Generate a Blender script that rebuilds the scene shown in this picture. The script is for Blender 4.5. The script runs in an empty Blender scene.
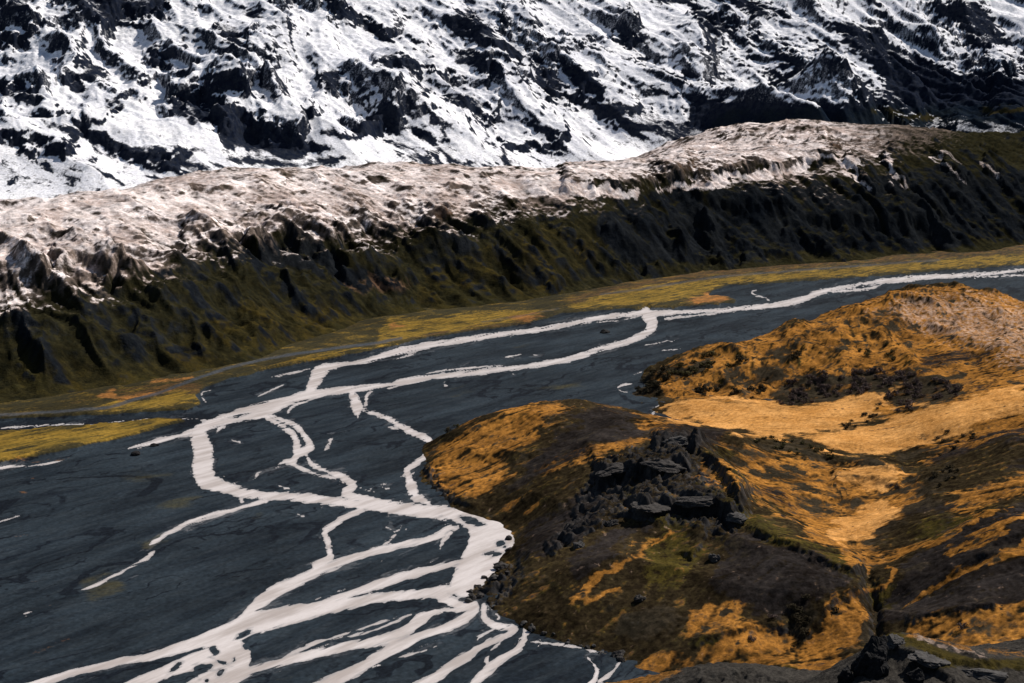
import bpy, math, random
import numpy as np
random.seed(7); RNG = np.random.default_rng(7)
F32 = np.float32
scene = bpy.context.scene
COL = scene.collection

# ------------------------------------------------------------------ camera
FPX = 1422.0; CH = 300.0; PITCH = math.atan(231.5 / FPX)
CP, SP = math.cos(PITCH), math.sin(PITCH)
cam = bpy.data.cameras.new('camera'); cam.sensor_width = 36.0; cam.lens = FPX / 1024 * 36
cam.clip_start = 1.0; cam.clip_end = 60000
cam_o = bpy.data.objects.new('camera', cam); COL.objects.link(cam_o)
cam_o.location = (0, 0, CH); cam_o.rotation_euler = (math.pi / 2 - PITCH, 0, 0)
scene.camera = cam_o

def P(px, py, Y):
    """world point seen at photo pixel px,py standing Y metres down the valley"""
    dx = (px - 512) / FPX; dy = (341.5 - py) / FPX
    d = (dx, CP + dy * SP, -SP + dy * CP)
    tr = -d[2] / d[1]; ap = (py - 110) / FPX
    Y = Y * (ap / tr if abs(ap) > .002 else CP * CP)      # measured depths were read off a flat-perspective scale
    k = Y / d[1]
    return (d[0] * k, Y, CH + d[2] * k)
def G(px, py, z=0.0):
    """world point on the level z seen at photo pixel px,py (arrays allowed)"""
    dx = (px - 512) / FPX; dy = (341.5 - py) / FPX
    k = (z - CH) / (-SP + dy * CP)
    return dx * k, (CP + dy * SP) * k
def proj(X, Y, Z):
    dep = Y * CP + (CH - Z) * SP
    up = Y * SP + (Z - CH) * CP
    return 512 + FPX * X / dep, 341.5 - FPX * up / dep

# ------------------------------------------------------------------ noise
_g = RNG.uniform(0, 2 * math.pi, (256, 256)); GX = np.cos(_g).astype(F32); GY = np.sin(_g).astype(F32)
def noise(x, y):
    xi = np.floor(x); yi = np.floor(y)
    fx = (x - xi).astype(F32); fy = (y - yi).astype(F32)
    x0 = xi.astype(np.int32) & 255; y0 = yi.astype(np.int32) & 255
    x1 = (x0 + 1) & 255; y1 = (y0 + 1) & 255
    u = fx * fx * fx * (fx * (fx * 6 - 15) + 10); v = fy * fy * fy * (fy * (fy * 6 - 15) + 10)
    a = GX[x0, y0] * fx + GY[x0, y0] * fy
    b = GX[x1, y0] * (fx - 1) + GY[x1, y0] * fy
    c = GX[x0, y1] * fx + GY[x0, y1] * (fy - 1)
    d = GX[x1, y1] * (fx - 1) + GY[x1, y1] * (fy - 1)
    return ((a + (b - a) * u) * (1 - v) + (c + (d - c) * u) * v) * F32(1.5)
def fbm(x, y, oct=4, gain=0.5, seed=0.0):
    s = 0; a = 1.0; t = 0
    c, sn = 0.8, 0.6
    x = x + seed * 17.31; y = y - seed * 9.77
    for k in range(oct):
        s = s + noise(x, y) * F32(a); t += a; a *= gain
        x, y = (x * c - y * sn) * 2.03 + 11.3, (x * sn + y * c) * 2.03 + 5.1
    return s / F32(t)
def ridged(x, y, oct=4, gain=0.5, seed=0.0):
    s = 0; a = 1.0; t = 0
    c, sn = 0.8, 0.6
    x = x + seed * 13.7; y = y + seed * 7.9
    w = 1
    for k in range(oct):
        n = (1 - np.abs(noise(x, y) * 1.6)); n = n * n * w
        w = np.clip(n * 1.6, 0, 1)
        s = s + n * F32(a); t += a; a *= gain
        x, y = (x * c - y * sn) * 2.07 + 3.3, (x * sn + y * c) * 2.07 + 8.1
    return s / F32(t)
def ss(a, b, x):
    t = np.clip((x - a) / (b - a), 0, 1); return t * t * (3 - 2 * t)

# ------------------------------------------------------------------ traced maps (photo pixels, laid on the ground they show)
OX, OY, MW, MH = -220, -120, 1464, 960
def blur(m, r):
    r = int(round(r))
    if r < 1: return m
    for ax in (0, 1):
        for _ in range(2):
            pad = [(0, 0), (0, 0)]; pad[ax] = (r + 1, r)
            c = np.cumsum(np.pad(m, pad, mode='edge'), axis=ax, dtype=np.float64)
            if ax == 0: m = (c[2*r+1:, :] - c[:-2*r-1, :]) / (2*r+1)
            else: m = (c[:, 2*r+1:] - c[:, :-2*r-1]) / (2*r+1)
    return m.astype(F32)
def poly_fill(m, pts, val=1.0):
    pts = np.array(pts, float)
    x0 = max(int(pts[:, 0].min()) - OX - 1, 0); x1 = min(int(pts[:, 0].max()) - OX + 2, MW)
    y0 = max(int(pts[:, 1].min()) - OY - 1, 0); y1 = min(int(pts[:, 1].max()) - OY + 2, MH)
    if x1 <= x0 or y1 <= y0: return
    yy, xx = np.mgrid[y0:y1, x0:x1]; xx = xx + OX + .5; yy = yy + OY + .5
    ins = np.zeros(xx.shape, bool); n = len(pts)
    for i in range(n):
        ax, ay = pts[i]; bx, by = pts[(i + 1) % n]
        if ay == by: continue
        cr = ((ay > yy) != (by > yy)) & (xx < (bx - ax) * (yy - ay) / (by - ay) + ax)
        ins ^= cr
    sub = m[y0:y1, x0:x1]; sub[ins] = val
def seg_iter(pts, w):
    for i in range(len(pts) - 1):
        a = pts[i]; b = pts[i + 1]
        wa = a[2] if len(a) > 2 else w; wb = b[2] if len(b) > 2 else w
        yield a[0], a[1], wa, b[0], b[1], wb
def stroke_fill(m, pts, w=2.0, val=1.0):
    for ax, ay, wa, bx, by, wb in seg_iter(pts, w):
        ww = max(wa, wb) + 1
        x0 = max(int(min(ax, bx) - ww) - OX, 0); x1 = min(int(max(ax, bx) + ww) - OX + 2, MW)
        y0 = max(int(min(ay, by) - ww) - OY, 0); y1 = min(int(max(ay, by) + ww) - OY + 2, MH)
        if x1 <= x0 or y1 <= y0: continue
        yy, xx = np.mgrid[y0:y1, x0:x1]; xx = xx + OX + .5; yy = yy + OY + .5
        dx, dy = bx - ax, by - ay; L = dx * dx + dy * dy + 1e-9
        t = np.clip(((xx - ax) * dx + (yy - ay) * dy) / L, 0, 1)
        d = np.hypot(xx - ax - t * dx, yy - ay - t * dy) - (wa + (wb - wa) * t)
        sub = m[y0:y1, x0:x1]; k = np.clip(.5 - d, 0, 1) * val
        np.maximum(sub, k, out=sub)
def paint(polys=(), strokes=(), soft=2):
    m = np.zeros((MH, MW), F32)
    for p in polys: poly_fill(m, p)
    for s in strokes: stroke_fill(m, s[1:], s[0])
    return blur(m, soft)
def sample(m, px, py):
    x = np.clip(px - OX - .5, 0, MW - 1.001); y = np.clip(py - OY - .5, 0, MH - 1.001)
    xi = x.astype(np.int32); yi = y.astype(np.int32); fx = (x - xi).astype(F32); fy = (y - yi).astype(F32)
    return (m[yi, xi] * (1 - fx) + m[yi, xi + 1] * fx) * (1 - fy) + (m[yi + 1, xi] * (1 - fx) + m[yi + 1, xi + 1] * fx) * fy

# ------------------------------------------------------------------ thin plate surface through measured points
def tps(pts):
    p = np.array(pts, float); s = 1000.0; xy = p[:, :2] / s; n = len(p)
    d = np.hypot(xy[:, None, 0] - xy[None, :, 0], xy[:, None, 1] - xy[None, :, 1])
    K = np.where(d > 0, d * d * np.log(d + 1e-12), 0) + np.eye(n) * 2e-4
    A = np.zeros((n + 3, n + 3)); A[:n, :n] = K; A[:n, n] = 1; A[:n, n+1:] = xy; A[n:, :n] = A[:n, n:].T
    b = np.zeros(n + 3); b[:n] = p[:, 2]
    w = np.linalg.solve(A, b)
    def f(X, Y):
        sh = X.shape; x = (X.ravel() / s).astype(F32); y = (Y.ravel() / s).astype(F32)
        r = (w[n] + w[n+1] * x + w[n+2] * y).astype(F32)
        for i in range(n):
            q = (x - F32(xy[i, 0])) ** 2 + (y - F32(xy[i, 1])) ** 2 + F32(1e-12)
            r += F32(w[i] * .5) * q * np.log(q)
        return r.reshape(sh)
    return f

# ------------------------------------------------------------------ grids, meshes
class Grid:
    def __init__(self, px0, px1, ncol, ys):
        self.t = (np.linspace(px0, px1, ncol) - 512) / FPX
        self.y = np.asarray(ys, float)
        D = self.y * CP + CH * SP
        self.D = D
        self.X = (D[:, None] * self.t[None, :]).astype(F32); self.Y = np.repeat(self.y[:, None], ncol, 1).astype(F32)
    def grad(self, z):
        dzt = np.gradient(z, self.t, axis=1); dzx = dzt / self.D[:, None]
        dzy = np.gradient(z, self.y, axis=0) - dzx * (self.t[None, :] * CP)
        return dzx.astype(F32), dzy.astype(F32)
    def lowres(self, f, k=6):
        """evaluate a smooth f on every k-th row/column and interpolate"""
        yi = np.unique(np.r_[np.arange(0, len(self.y), k), len(self.y) - 1]); xi = np.unique(np.r_[np.arange(0, len(self.t), k), len(self.t) - 1])
        z = f(self.X[np.ix_(yi, xi)], self.Y[np.ix_(yi, xi)])
        z = np.stack([np.interp(np.arange(len(self.t)), xi, r) for r in z])
        j = np.searchsorted(yi, np.arange(len(self.y)), side='right') - 1; j = np.clip(j, 0, len(yi) - 2)
        f_ = ((np.arange(len(self.y)) - yi[j]) / (yi[j + 1] - yi[j]))[:, None]
        return (z[j] * (1 - f_) + z[j + 1] * f_).astype(F32)
def visible(py, tol=3):
    return py <= np.minimum.accumulate(py, axis=0) + tol
def streak(X, Y, gx, gy, lam, length, n=9, seed=0, oct=2):
    """noise smeared along the fall line"""
    m = np.hypot(gx, gy) + 1e-4; ux, uy = gx / m, gy / m
    s = 0
    for k in range(n):
        o = (k / (n - 1) - .5) * length
        s = s + fbm((X + ux * o) / lam, (Y + uy * o) / lam, oct, .5, seed)
    s = s / n
    return s / (s.std() + 1e-6)

def new_mesh(name, co, quads=None, tris=None, mat=None, attrs=None, kind=None, link=True):
    me = bpy.data.meshes.new(name)
    me.vertices.add(len(co)); me.vertices.foreach_set('co', np.ascontiguousarray(co, F32).ravel())
    fs = []; 
    if quads is not None and len(quads): fs.append((quads, 4))
    if tris is not None and len(tris): fs.append((tris, 3))
    loops = np.concatenate([f.ravel() for f, _ in fs]).astype(np.int32)
    tot = np.concatenate([np.full(len(f), n, np.int32) for f, n in fs])
    st = np.r_[0, np.cumsum(tot)[:-1]].astype(np.int32)
    me.loops.add(len(loops)); me.loops.foreach_set('vertex_index', loops)
    me.polygons.add(len(tot)); me.polygons.foreach_set('loop_start', st)
    try: me.polygons.foreach_set('loop_total', tot)
    except Exception: pass
    for k, v in (attrs or {}).items():
        a = me.attributes.new(k, 'FLOAT', 'POINT'); a.data.foreach_set('value', np.ascontiguousarray(v, F32).ravel())
    me.update(calc_edges=True); me.validate()
    if mat: me.materials.append(mat)
    if not link: return me
    o = bpy.data.objects.new(name, me); COL.objects.link(o)
    if kind: o['kind'] = kind
    return o
def grid_mesh(name, g, z, mat, attrs, keep=None, kind='structure'):
    r, c = z.shape
    idx = np.arange(r * c).reshape(r, c)
    q = np.stack([idx[:-1, :-1], idx[:-1, 1:], idx[1:, 1:], idx[1:, :-1]], -1)
    if keep is not None:
        kf = keep[:-1, :-1] | keep[:-1, 1:] | keep[1:, 1:] | keep[1:, :-1]; q = q[kf]
    q = q.reshape(-1, 4)
    used, inv = np.unique(q, return_inverse=True)
    co = np.stack([g.X, g.Y, z], -1).reshape(-1, 3)[used]
    return new_mesh(name, co, quads=inv.reshape(-1, 4), mat=mat, attrs={k: v.reshape(-1)[used] for k, v in attrs.items()}, kind=kind)

# ------------------------------------------------------------------ materials
class NT:
    def __init__(self, name):
        self.m = bpy.data.materials.new(name); self.m.use_nodes = True; self.t = self.m.node_tree
        self.n = self.t.nodes; self.b = self.n['Principled BSDF']
        self.pos = self.n.new('ShaderNodeNewGeometry').outputs['Position']
    def link(self, a, b): self.t.links.new(a, b)
    def attr(self, name):
        a = self.n.new('ShaderNodeAttribute'); a.attribute_name = name; return a.outputs['Fac']
    def noise(self, scale, detail=3, rough=.55, stretch=None, vec=None):
        v = vec or self.pos
        if stretch:
            for key, val in (('Rotation', stretch[1]), ('Scale', stretch[0])):
                mp = self.n.new('ShaderNodeMapping'); mp.inputs[key].default_value = val
                self.link(v, mp.inputs['Vector']); v = mp.outputs[0]
        t = self.n.new('ShaderNodeTexNoise'); t.inputs['Scale'].default_value = scale; t.inputs['Detail'].default_value = detail; t.inputs['Roughness'].default_value = rough
        self.link(v, t.inputs['Vector']); return t.outputs['Fac']
    def math(self, op, a, b=None, c=None):
        t = self.n.new('ShaderNodeMath'); t.operation = op
        for i, v in enumerate((a, b, c)):
            if v is None: continue
            if isinstance(v, (int, float)): t.inputs[i].default_value = v
            else: self.link(v, t.inputs[i])
        return t.outputs[0]
    def range(self, v, a, b, c=0, d=1, smooth=True):
        t = self.n.new('ShaderNodeMapRange'); t.interpolation_type = 'SMOOTHSTEP' if smooth else 'LINEAR'
        for i, x in zip((1, 2, 3, 4), (a, b, c, d)): t.inputs[i].default_value = x
        self.link(v, t.inputs[0]); return t.outputs[0]
    def mix(self, f, a, b):
        t = self.n.new('ShaderNodeMix'); t.data_type = 'RGBA'
        if isinstance(f, (int, float)): t.inputs[0].default_value = f
        else: self.link(f, t.inputs[0])
        for i, v in ((6, a), (7, b)):
            if isinstance(v, tuple): t.inputs[i].default_value = (*v, 1)
            else: self.link(v, t.inputs[i])
        return t.outputs[2]
    def bump(self, h, strength, dist):
        b = self.n.new('ShaderNodeBump'); b.inputs['Strength'].default_value = strength; b.inputs['Distance'].default_value = dist
        self.link(h, b.inputs['Height']); self.link(b.outputs[0], self.b.inputs['Normal'])
    def done(self, color, rough=1.0, spec=.0):
        if isinstance(color, tuple): self.b.inputs['Base Color'].default_value = (*color, 1)
        else: self.link(color, self.b.inputs['Base Color'])
        self.b.inputs['Roughness'].default_value = rough; self.b.inputs['Specular IOR Level'].default_value = spec
        return self.m
def cover_material(name, base, layers, scale=.25, amp=.5, bump=(.6, .8), soft=.2):
    """ground cover: each layer is (mask, colour, second colour); masks get frayed by noise"""
    t = NT(name)
    big = t.noise(scale * .12, 4); fine = t.noise(scale, 5, .65); fine2 = t.noise(scale * 2.7, 4, .65)
    c = t.mix(t.range(fine, .35, .65), base[0], base[1])
    for i, (a, c1, c2) in enumerate(layers):
        n = fine if i % 2 else fine2
        f = t.range(t.math('ADD', t.attr(a), t.math('MULTIPLY', t.math('SUBTRACT', n, .5), amp)), .5 - soft, .5 + soft)
        cc = t.mix(t.range(t.math('ADD', t.math('MULTIPLY', big, .5), t.math('MULTIPLY', fine, .5)), .38, .62), c1, c2)
        c = t.mix(f, c, cc)
    tn = t.math('MULTIPLY', t.attr('tone'), t.range(fine2, .2, .8, .72, 1.28))
    vm = t.n.new('ShaderNodeVectorMath'); vm.operation = 'SCALE'; t.link(c, vm.inputs[0]); t.link(tn, vm.inputs['Scale']); c = vm.outputs[0]
    t.bump(t.math('ADD', fine, fine2), bump[0], bump[1])
    return t.done(c)

# ================================================================== RIVER
# channels traced bank to bank: x, y, half width in photo pixels, set down on the valley floor
CH_ = [
 # main channel from the right edge
 [(1060,266,1),(1024,269.5,1.5),(985,274,2),(928,277,2.6),(903,279.5,3),(878,282,2.6),(850,286.5,2),(830,290,2.4),(818,293,3),(800,300,3.2),(783,304,3),(768,306,2.8),(750,307.5,2.5),(725,310,2.2),(700,311.5,1.8),(662,313,3),(645,313.5,3),(615,315.5,2),(600,318,3)],
 [(1060,272,.6),(1024,275,.7),(1000,276,.7),(985,277,.7),(960,276.5,1)],
 [(883,284,1.6),(868,289,1.3),(843,291,1.4),(825,292,1.5)],
 [(771,302,1.4),(765,298,1.3),(755,295,1.1),(752,292,1.3),(757,290,.9)],
 [(657,320,1.2),(682,317,1),(710,314,1),(730,311,1)],
 [(646,313,6),(650,318,6.5),(652,325,5.5),(647,332,4.2),(632,340,3.2),(615,345,2.8),(600,349,2.8),(580,356,3),(560,361,3),(530,366,2.5),(500,369.5,2.5),(462,374,3),(432,377,3),(412,380.5,3.2),(400,382.5,3.2),(387,385,2.2),(355,389,3.5),(330,391.5,3.7),(310,395,4.3),(290,400,4.8),(272,407,7),(255,412,7.5),(235,416.5,6),(215,422.5,5),(200,430,6),(199,438,9),(203,450,10),(203,462,10.5),(203,472,10.5),(208,481,9),(225,488,6.2),(242,492,4.8),(267,495.5,4.5),(300,497.5,4.5),(335,501.5,4.6),(365,505,5),(390,508,5.8),(410,510,6.2),(437,512,7),(465,517,9),(482,525,14),(492,537,22),(488,550,22),(477,566,18),(467,580,15),(458,589,9)],
 [(425,374,1),(445,370.5,.8),(475,367.5,.8),(510,364.5,.7)],
 [(387,389,1.4),(394,387,1.2),(404,383.5,1)],
 [(197,430,4),(184,434,2.6),(162,440,2),(140,446,1.3),(121,451,.8)],
 [(70,459.5,.4),(50,463,.6),(32,465.5,.8),(0,468.5,1.8),(-40,477,2.6),(-120,496,3)],
 # lower left
 [(462,590,6),(432,593,5),(400,596,5),(375,599,5),(330,607,6.5),(300,613,9),(275,619,10),(250,624,10),(230,634,11),(200,642,7),(160,654,4.5),(125,661,4),(88,669,4),(62,676,4),(40,683,4.2),(0,697,5),(-60,718,6)],
 [(225,640,12),(222,655,13),(205,660,11),(185,664,8),(165,672,6),(140,685,9),(110,705,11),(70,740,12)],
 [(237,648,9),(243,658,8),(240,668,9),(222,680,13),(200,692,14),(170,720,16)],
 [(463,561,2.5),(437,568,4),(400,577,4.6),(375,586,4.2),(340,597,3.5),(318,606,4.5)],
 [(455,526,4),(447,529,4),(437,536,4),(412,543,3),(375,551,3.8),(342,562,4.3),(317,572,5),(295,582,5.5),(275,592,6.5),(258,604,6.5),(250,612,5.5),(240,622,5)],
 [(450,533,2.4),(443,541,2.2),(440,549,1.4)],
 [(362,509,3),(350,515,3),(335,524,3.6),(325,531,3),(328,542,3),(329,550,3.4),(329,558,4),(317,567,5)],
 [(385,527,.9),(390,529,1),(395,533,1.4),(391,540,1.2),(380,548,1.4),(370,553,1.4)],[(395,532,1.2),(403,526,.8)],
 [(475,607,5),(455,610,2.6),(445,610.5,2.2),(432,613,4),(420,619,6),(407,631,5),(375,641,5),(337,649,4.6),(300,658,4.6),(275,664,4.2),(250,671,4.5),(232,680,6),(215,690,7)],
 [(440,597,4),(458,605,4.5),(474,609,5),(466,617,5),(450,627,4.5),(425,634,4.3),(412,640,4.6),(390,652,4.8),(362,667,5.5),(330,683,6.5),(290,703,8),(240,730,9)],
 [(420,613,1.2),(387,621,1),(360,629,1.2),(340,636,1.1),(317,643,1.2),(292,653,1.4),(280,660,1.5)],
 [(407,617,.8),(385,626,1),(360,634,.9),(325,641,.9)],
 [(442,644,1.1),(420,652,1.3),(392,659,1)],
 [(405,634,2),(395,640,2),(375,645,2)],
 [(484,606,3),(485,619,3.5),(497,626,3.4),(515,629.5,3),(500,638,3),(482,646,4),(462,659,4.6),(442,673,5),(425,683,5),(390,702,6)],
 [(492,611,1),(499,617,1.2),(497,620,1)],
 [(497,628,1),(480,637,1.3),(477,642,1)],
 [(526,631,3),(520,647,3),(500,659,4),(487,671,4.6),(475,683,5),(455,705,6)],
 [(502,641,1.4),(490,652,1.5),(487,662,1.6),(492,668,1.4)],
 [(530,642,1),(555,644,1.1),(580,648,1),(600,653,.8)],[(587,657,1),(597,670,2.5),(592,683,3),(580,700,4)],[(622,660,1.5),(612,672,2.2),(600,682,2)],
 [(268,501,1.6),(250,505,2),(235,509,2.2),(210,516,2.2),(185,525,2.3),(165,535,2),(150,545,1.2)],[(266,497,1.6),(266,502,1.8)],[(241,499,1.6),(242,502,1.5)],
 [(156,550,1.2),(148,557,1.7),(140,562,1.4),(124,571,1.3),(110,578,1.2),(95,586,1),(80,592,.7)],
 [(20,516,.7),(8,520,.7),(-10,525,.7)],[(24,614,.5),(38,611,.5)],
 # inner braids
 [(262,413,3),(267,417,2.6),(282,426,2.5),(294,436,2.6),(297,450,4),(294,460,3.4),(285,462,2),(270,469,1.1),(258,473,1.3),(256,478,1.2),(250,481,.8)],
 [(270,416,2),(284,421,2.2),(296,426,2.8),(304,435,2.4),(310,446,3.8),(301,453,4.6)],
 [(290,462,2),(302,469,1.5),(320,475,1.5),(340,479,1.3)],
 [(306,455,1.8),(312,464,2.8),(325,471,2.3),(345,478,4),(352,486,4.8),(346,493,4.6),(355,497,4),(372,501,3.6),(400,506,3)],
 [(287,414,1.6),(292,407,1.3),(307,401,1.3),(327,395,1)],
 [(351,391,3),(355,400,5),(357,408,5.5),(358,418,1.2)],[(373,391,1.3),(367,395,1.6),(366,404,2.2)],
 [(364,411,1.8),(385,417,2.1),(400,426,3),(412,432,3),(427,439,3),(432,446,2.8),(427,455,2.8),(413,465,2.8),(407,472,3),(411,484,5),(415,495,5),(428,503,3)],
 [(388,427,.9),(402,430,1.3)],
 [(332,434,1.3),(330,442,1.5),(325,450,.8)],[(231,440,.9),(242,442.5,.9)],[(359,488,.8),(376,492,.7)],[(295,513,.9),(306,517,1)],[(217,432,.9),(221,427,1.5),(231,423,1.2)],[(382,487,.8),(391,489,.7)],[(277,485,.5),(290,489,.6)],
 # upper reach
 [(310,391,4.5),(315,381,6.5),(320,372,7),(330,367,4),(345,364,2),(365,361,2.4),(385,355,3),(405,350,3.5),(430,345,3.3),(457,341,3),(482,337,3),(512,333,2.6),(540,329.5,2.6),(565,325,2.5),(585,321,2.5),(600,318,2.6),(625,315.5,2),(645,313.5,2.6)],
 [(398,358,.9),(420,352,1.1)],[(590,322,1.1),(604,321.5,1),(618,321,.9)],[(622,320,.8),(632,318,1),(642,316,1)],[(392,361,1),(407,355,1.1),(422,350,1)],
 [(505,357,.8),(521,354.5,.8)],[(532,355,.6),(541,354.5,.5)],[(445,380,1),(444,384,1),(447,386,1)],[(512,374,.8),(515,374,.8)],
 [(632,384,1.2),(623,385,1.3),(618,388,1.2),(621,391,1.1),(630,392.5,1)],[(630,376,.7),(643,371,.7)],[(645,345,.8),(660,342.5,1),(677,340,.9)],[(662,350,.6),(683,348.5,.7)],
 [(651,417,1.6),(655,411,2),(662,406,1.8),(676,401,1.5),(694,399,1)],
 [(262,380,.7),(280,376,.8),(300,371,.9),(312,369,1)],[(257,397,.9),(270,391,1.1),(285,384,.7)],[(212,390,.7),(203,392,.8),(202,397,.9),(207,403,.7)],
 [(-60,432,.5),(0,428,.5),(32,426,.6),(65,424.5,.8),(100,425,.6),(120,422,.5),(150,419.5,.4)],[(172,418.5,.5),(195,419,.6),(209,420,.7)],[(72,427,.7),(98,426.5,.7)],[(-40,434,.5),(25,431.5,.5)],
]
ISL = [(499,544,4,2.4,-.1),(494,553,7.5,3,-.1),(505,548,3,1.6,0),(470,520,10,3,.35),(452,523,7,2,.5),(441,604,0,0,0),(455,596,6,2.2,.3),(214,651,5,4,.3),(175,668,9,3.2,-.7),(201,668,9.5,4.8,-.2),(180,680,9.5,5,-.4),(220,674,4.5,2.4,-.6),(245,634,8,2.6,-.45),(207,681,2,1.6,0),(219,661,5,1,.4),(197,676,3,1.6,.9),(237,416,6,.9,-.25),(863,286,8,1.1,-.1),(246,647,3.5,3,.2),(302,461,3.5,2.6,0)]
RS = 0.7; RX0, RX1, RY0, RY1 = -120, 1070, 262, 742
rw = int((RX1 - RX0) / RS); rh = int((RY1 - RY0) / RS)
ryy, rxx = np.mgrid[0:rh, 0:rw]; rxx = (RX0 + rxx * RS).astype(F32); ryy = (RY0 + ryy * RS).astype(F32)
rf = np.full((rh, rw), 40.0, F32)
def smooth_line(pts):
    p = np.array(pts, float)
    if len(p) < 3: 
        p = np.stack([p[0], (p[0] + p[1]) / 2 + [0, .4, .2], p[1]])
    q = np.vstack([2 * p[0] - p[1], p, 2 * p[-1] - p[-2]]); out = []
    for i in range(1, len(q) - 2):
        for t in np.linspace(0, 1, 5)[:-1]:
            a, b, c, d = q[i-1], q[i], q[i+1], q[i+2]
            out.append(.5 * (2*b + (c-a)*t + (2*a-5*b+4*c-d)*t*t + (3*b-3*c+d-a)*t**3))
    out.append(p[-1]); out = np.array(out); out[:, 2] = np.maximum(out[:, 2], .3)
    if p[-1, 2] < 1.7: out[-1, 2] = -.2; out[-2, 2] *= .7
    if p[0, 2] < 1.7: out[0, 2] = -.2; out[1, 2] *= .7
    return out.tolist()
def thinner(c):
    L = sum(math.hypot(b[0] - a[0], b[1] - a[1]) for a, b in zip(c, c[1:]))
    return [(p[0], p[1], p[2] * .55) for p in c] if L < 45 and max(p[2] for p in c) < 1.5 else c
CH_ = [smooth_line(thinner(c)) for c in CH_]
for pts in CH_:
    for ax, ay, wa, bx, by, wb in seg_iter(pts, 1):
        R = 30
        i0 = max(int((min(ax, bx) - R - RX0) / RS), 0); i1 = min(int((max(ax, bx) + R - RX0) / RS) + 1, rw)
        j0 = max(int((min(ay, by) - R - RY0) / RS), 0); j1 = min(int((max(ay, by) + R - RY0) / RS) + 1, rh)
        if i1 <= i0 or j1 <= j0: continue
        xx = rxx[j0:j1, i0:i1]; yy = ryy[j0:j1, i0:i1]
        dx, dy = bx - ax, by - ay; L = dx * dx + dy * dy + 1e-9
        t = np.clip(((xx - ax) * dx + (yy - ay) * dy) / L, 0, 1)
        d = np.hypot(xx - ax - t * dx, yy - ay - t * dy) - (wa + (wb - wa) * t)
        np.minimum(rf[j0:j1, i0:i1], d, out=rf[j0:j1, i0:i1])
gx_, gy_ = G(rxx.astype(float), ryy.astype(float)); gx_ = gx_.astype(F32); gy_ = gy_.astype(F32)
# ragged banks and bars: noise drawn out along the valley
fl = 0.95
ua = gx_ * math.cos(fl) + gy_ * math.sin(fl); va = -gx_ * math.sin(fl) + gy_ * math.cos(fl)
rag = fbm(ua / 24, va / 6, 5, .62, 3) * 3.2 + fbm(gx_ / 30, gy_ / 30, 3, .5, 4) * 1.3
bars = fbm(ua / 60, va / 7, 4, .6, 8)
rfn = rf + rag * ss(-6, -.5, rf) * np.where(ryy > 400, 1.1, .75) * ss(16, 5, rf)
rfn = np.maximum(rfn, np.where(rf < 2, (bars - .30) * 11 - 7 * ss(-1.0, -7, rf), -40))
thin = ridged((ua + rag * 4) / 120, (va + rag * 3) / 17, 3, .5, 9)
rfn = np.where((rf < 11) & (ryy > 470), np.minimum(rfn, (.80 - thin + .02 * rf) * 14), rfn)
for (cx, cy, a, b, an) in ISL:
    if a == 0: continue
    dx = rxx - cx; dy = ryy - cy
    u = dx * math.cos(an) + dy * math.sin(an); v = -dx * math.sin(an) + dy * math.cos(an)
    e = (1 - np.sqrt((u / a) ** 2 + (v / b) ** 2)) * b + rag * 1.3
    rfn = np.maximum(rfn, np.clip(e, -30, 30))
def river_f(px, py):
    x = np.clip((px - RX0) / RS, 0, rw - 1.001); y = np.clip((py - RY0) / RS, 0, rh - 1.001)
    xi = x.astype(int); yi = y.astype(int); fx = x - xi; fy = y - yi
    r = (rfn[yi, xi] * (1 - fx) + rfn[yi, xi + 1] * fx) * (1 - fy) + (rfn[yi + 1, xi] * (1 - fx) + rfn[yi + 1, xi + 1] * fx) * fy
    return np.where((px < RX0) | (px > RX1) | (py < RY0) | (py > RY1), 40, r).astype(F32)
def march(f, X, Y, z):
    """polygons of the region f<0 (cells cut along the contour)"""
    r, c = f.shape; idx = np.arange(r * c).reshape(r, c)
    a, b, d, e = idx[:-1, :-1].ravel(), idx[:-1, 1:].ravel(), idx[1:, 1:].ravel(), idx[1:, :-1].ravel()
    T = np.concatenate([np.stack([a, b, d], 1), np.stack([a, d, e], 1)])
    fr = f.ravel(); ins = fr[T] < 0; n = ins.sum(1)
    co = np.stack([X.ravel(), Y.ravel()], 1).astype(float)
    V = [co]; base = len(co); tris = [T[n == 3]]; quads = []
    for cnt in (1, 2):
        S = T[n == cnt]; I = ins[n == cnt]
        odd = np.argmax(I if cnt == 1 else ~I, 1); k = np.arange(len(S))
        p = S[k, odd]; q = S[k, (odd + 1) % 3]; s = S[k, (odd + 2) % 3]
        def cut(u, v):
            t = fr[u] / (fr[u] - fr[v] + 1e-12); return co[u] + (co[v] - co[u]) * t[:, None]
        m1 = cut(p, q); m2 = cut(p, s); i1 = base + k; i2 = base + len(S) + k
        V += [m1, m2]; base += 2 * len(S)
        if cnt == 1: tris.append(np.stack([p, i1, i2], 1))
        else: quads.append(np.stack([i1, q, s, i2], 1))
    V = np.concatenate(V); tris = np.concatenate(tris); quads = np.concatenate(quads)
    allf = np.concatenate([tris.ravel(), quads.ravel()]); used, inv = np.unique(allf, return_inverse=True)
    nt = tris.size
    co3 = np.c_[V[used], np.full(len(used), z)]
    # image rows run away from the sky, so flip to face up
    fv = np.r_[fr, np.zeros(base - len(fr), F32)][used]
    return co3, inv[:nt].reshape(-1, 3)[:, ::-1], inv[nt:].reshape(-1, 4)[:, ::-1], np.clip(-fv / 4, 0, 1)

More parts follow.
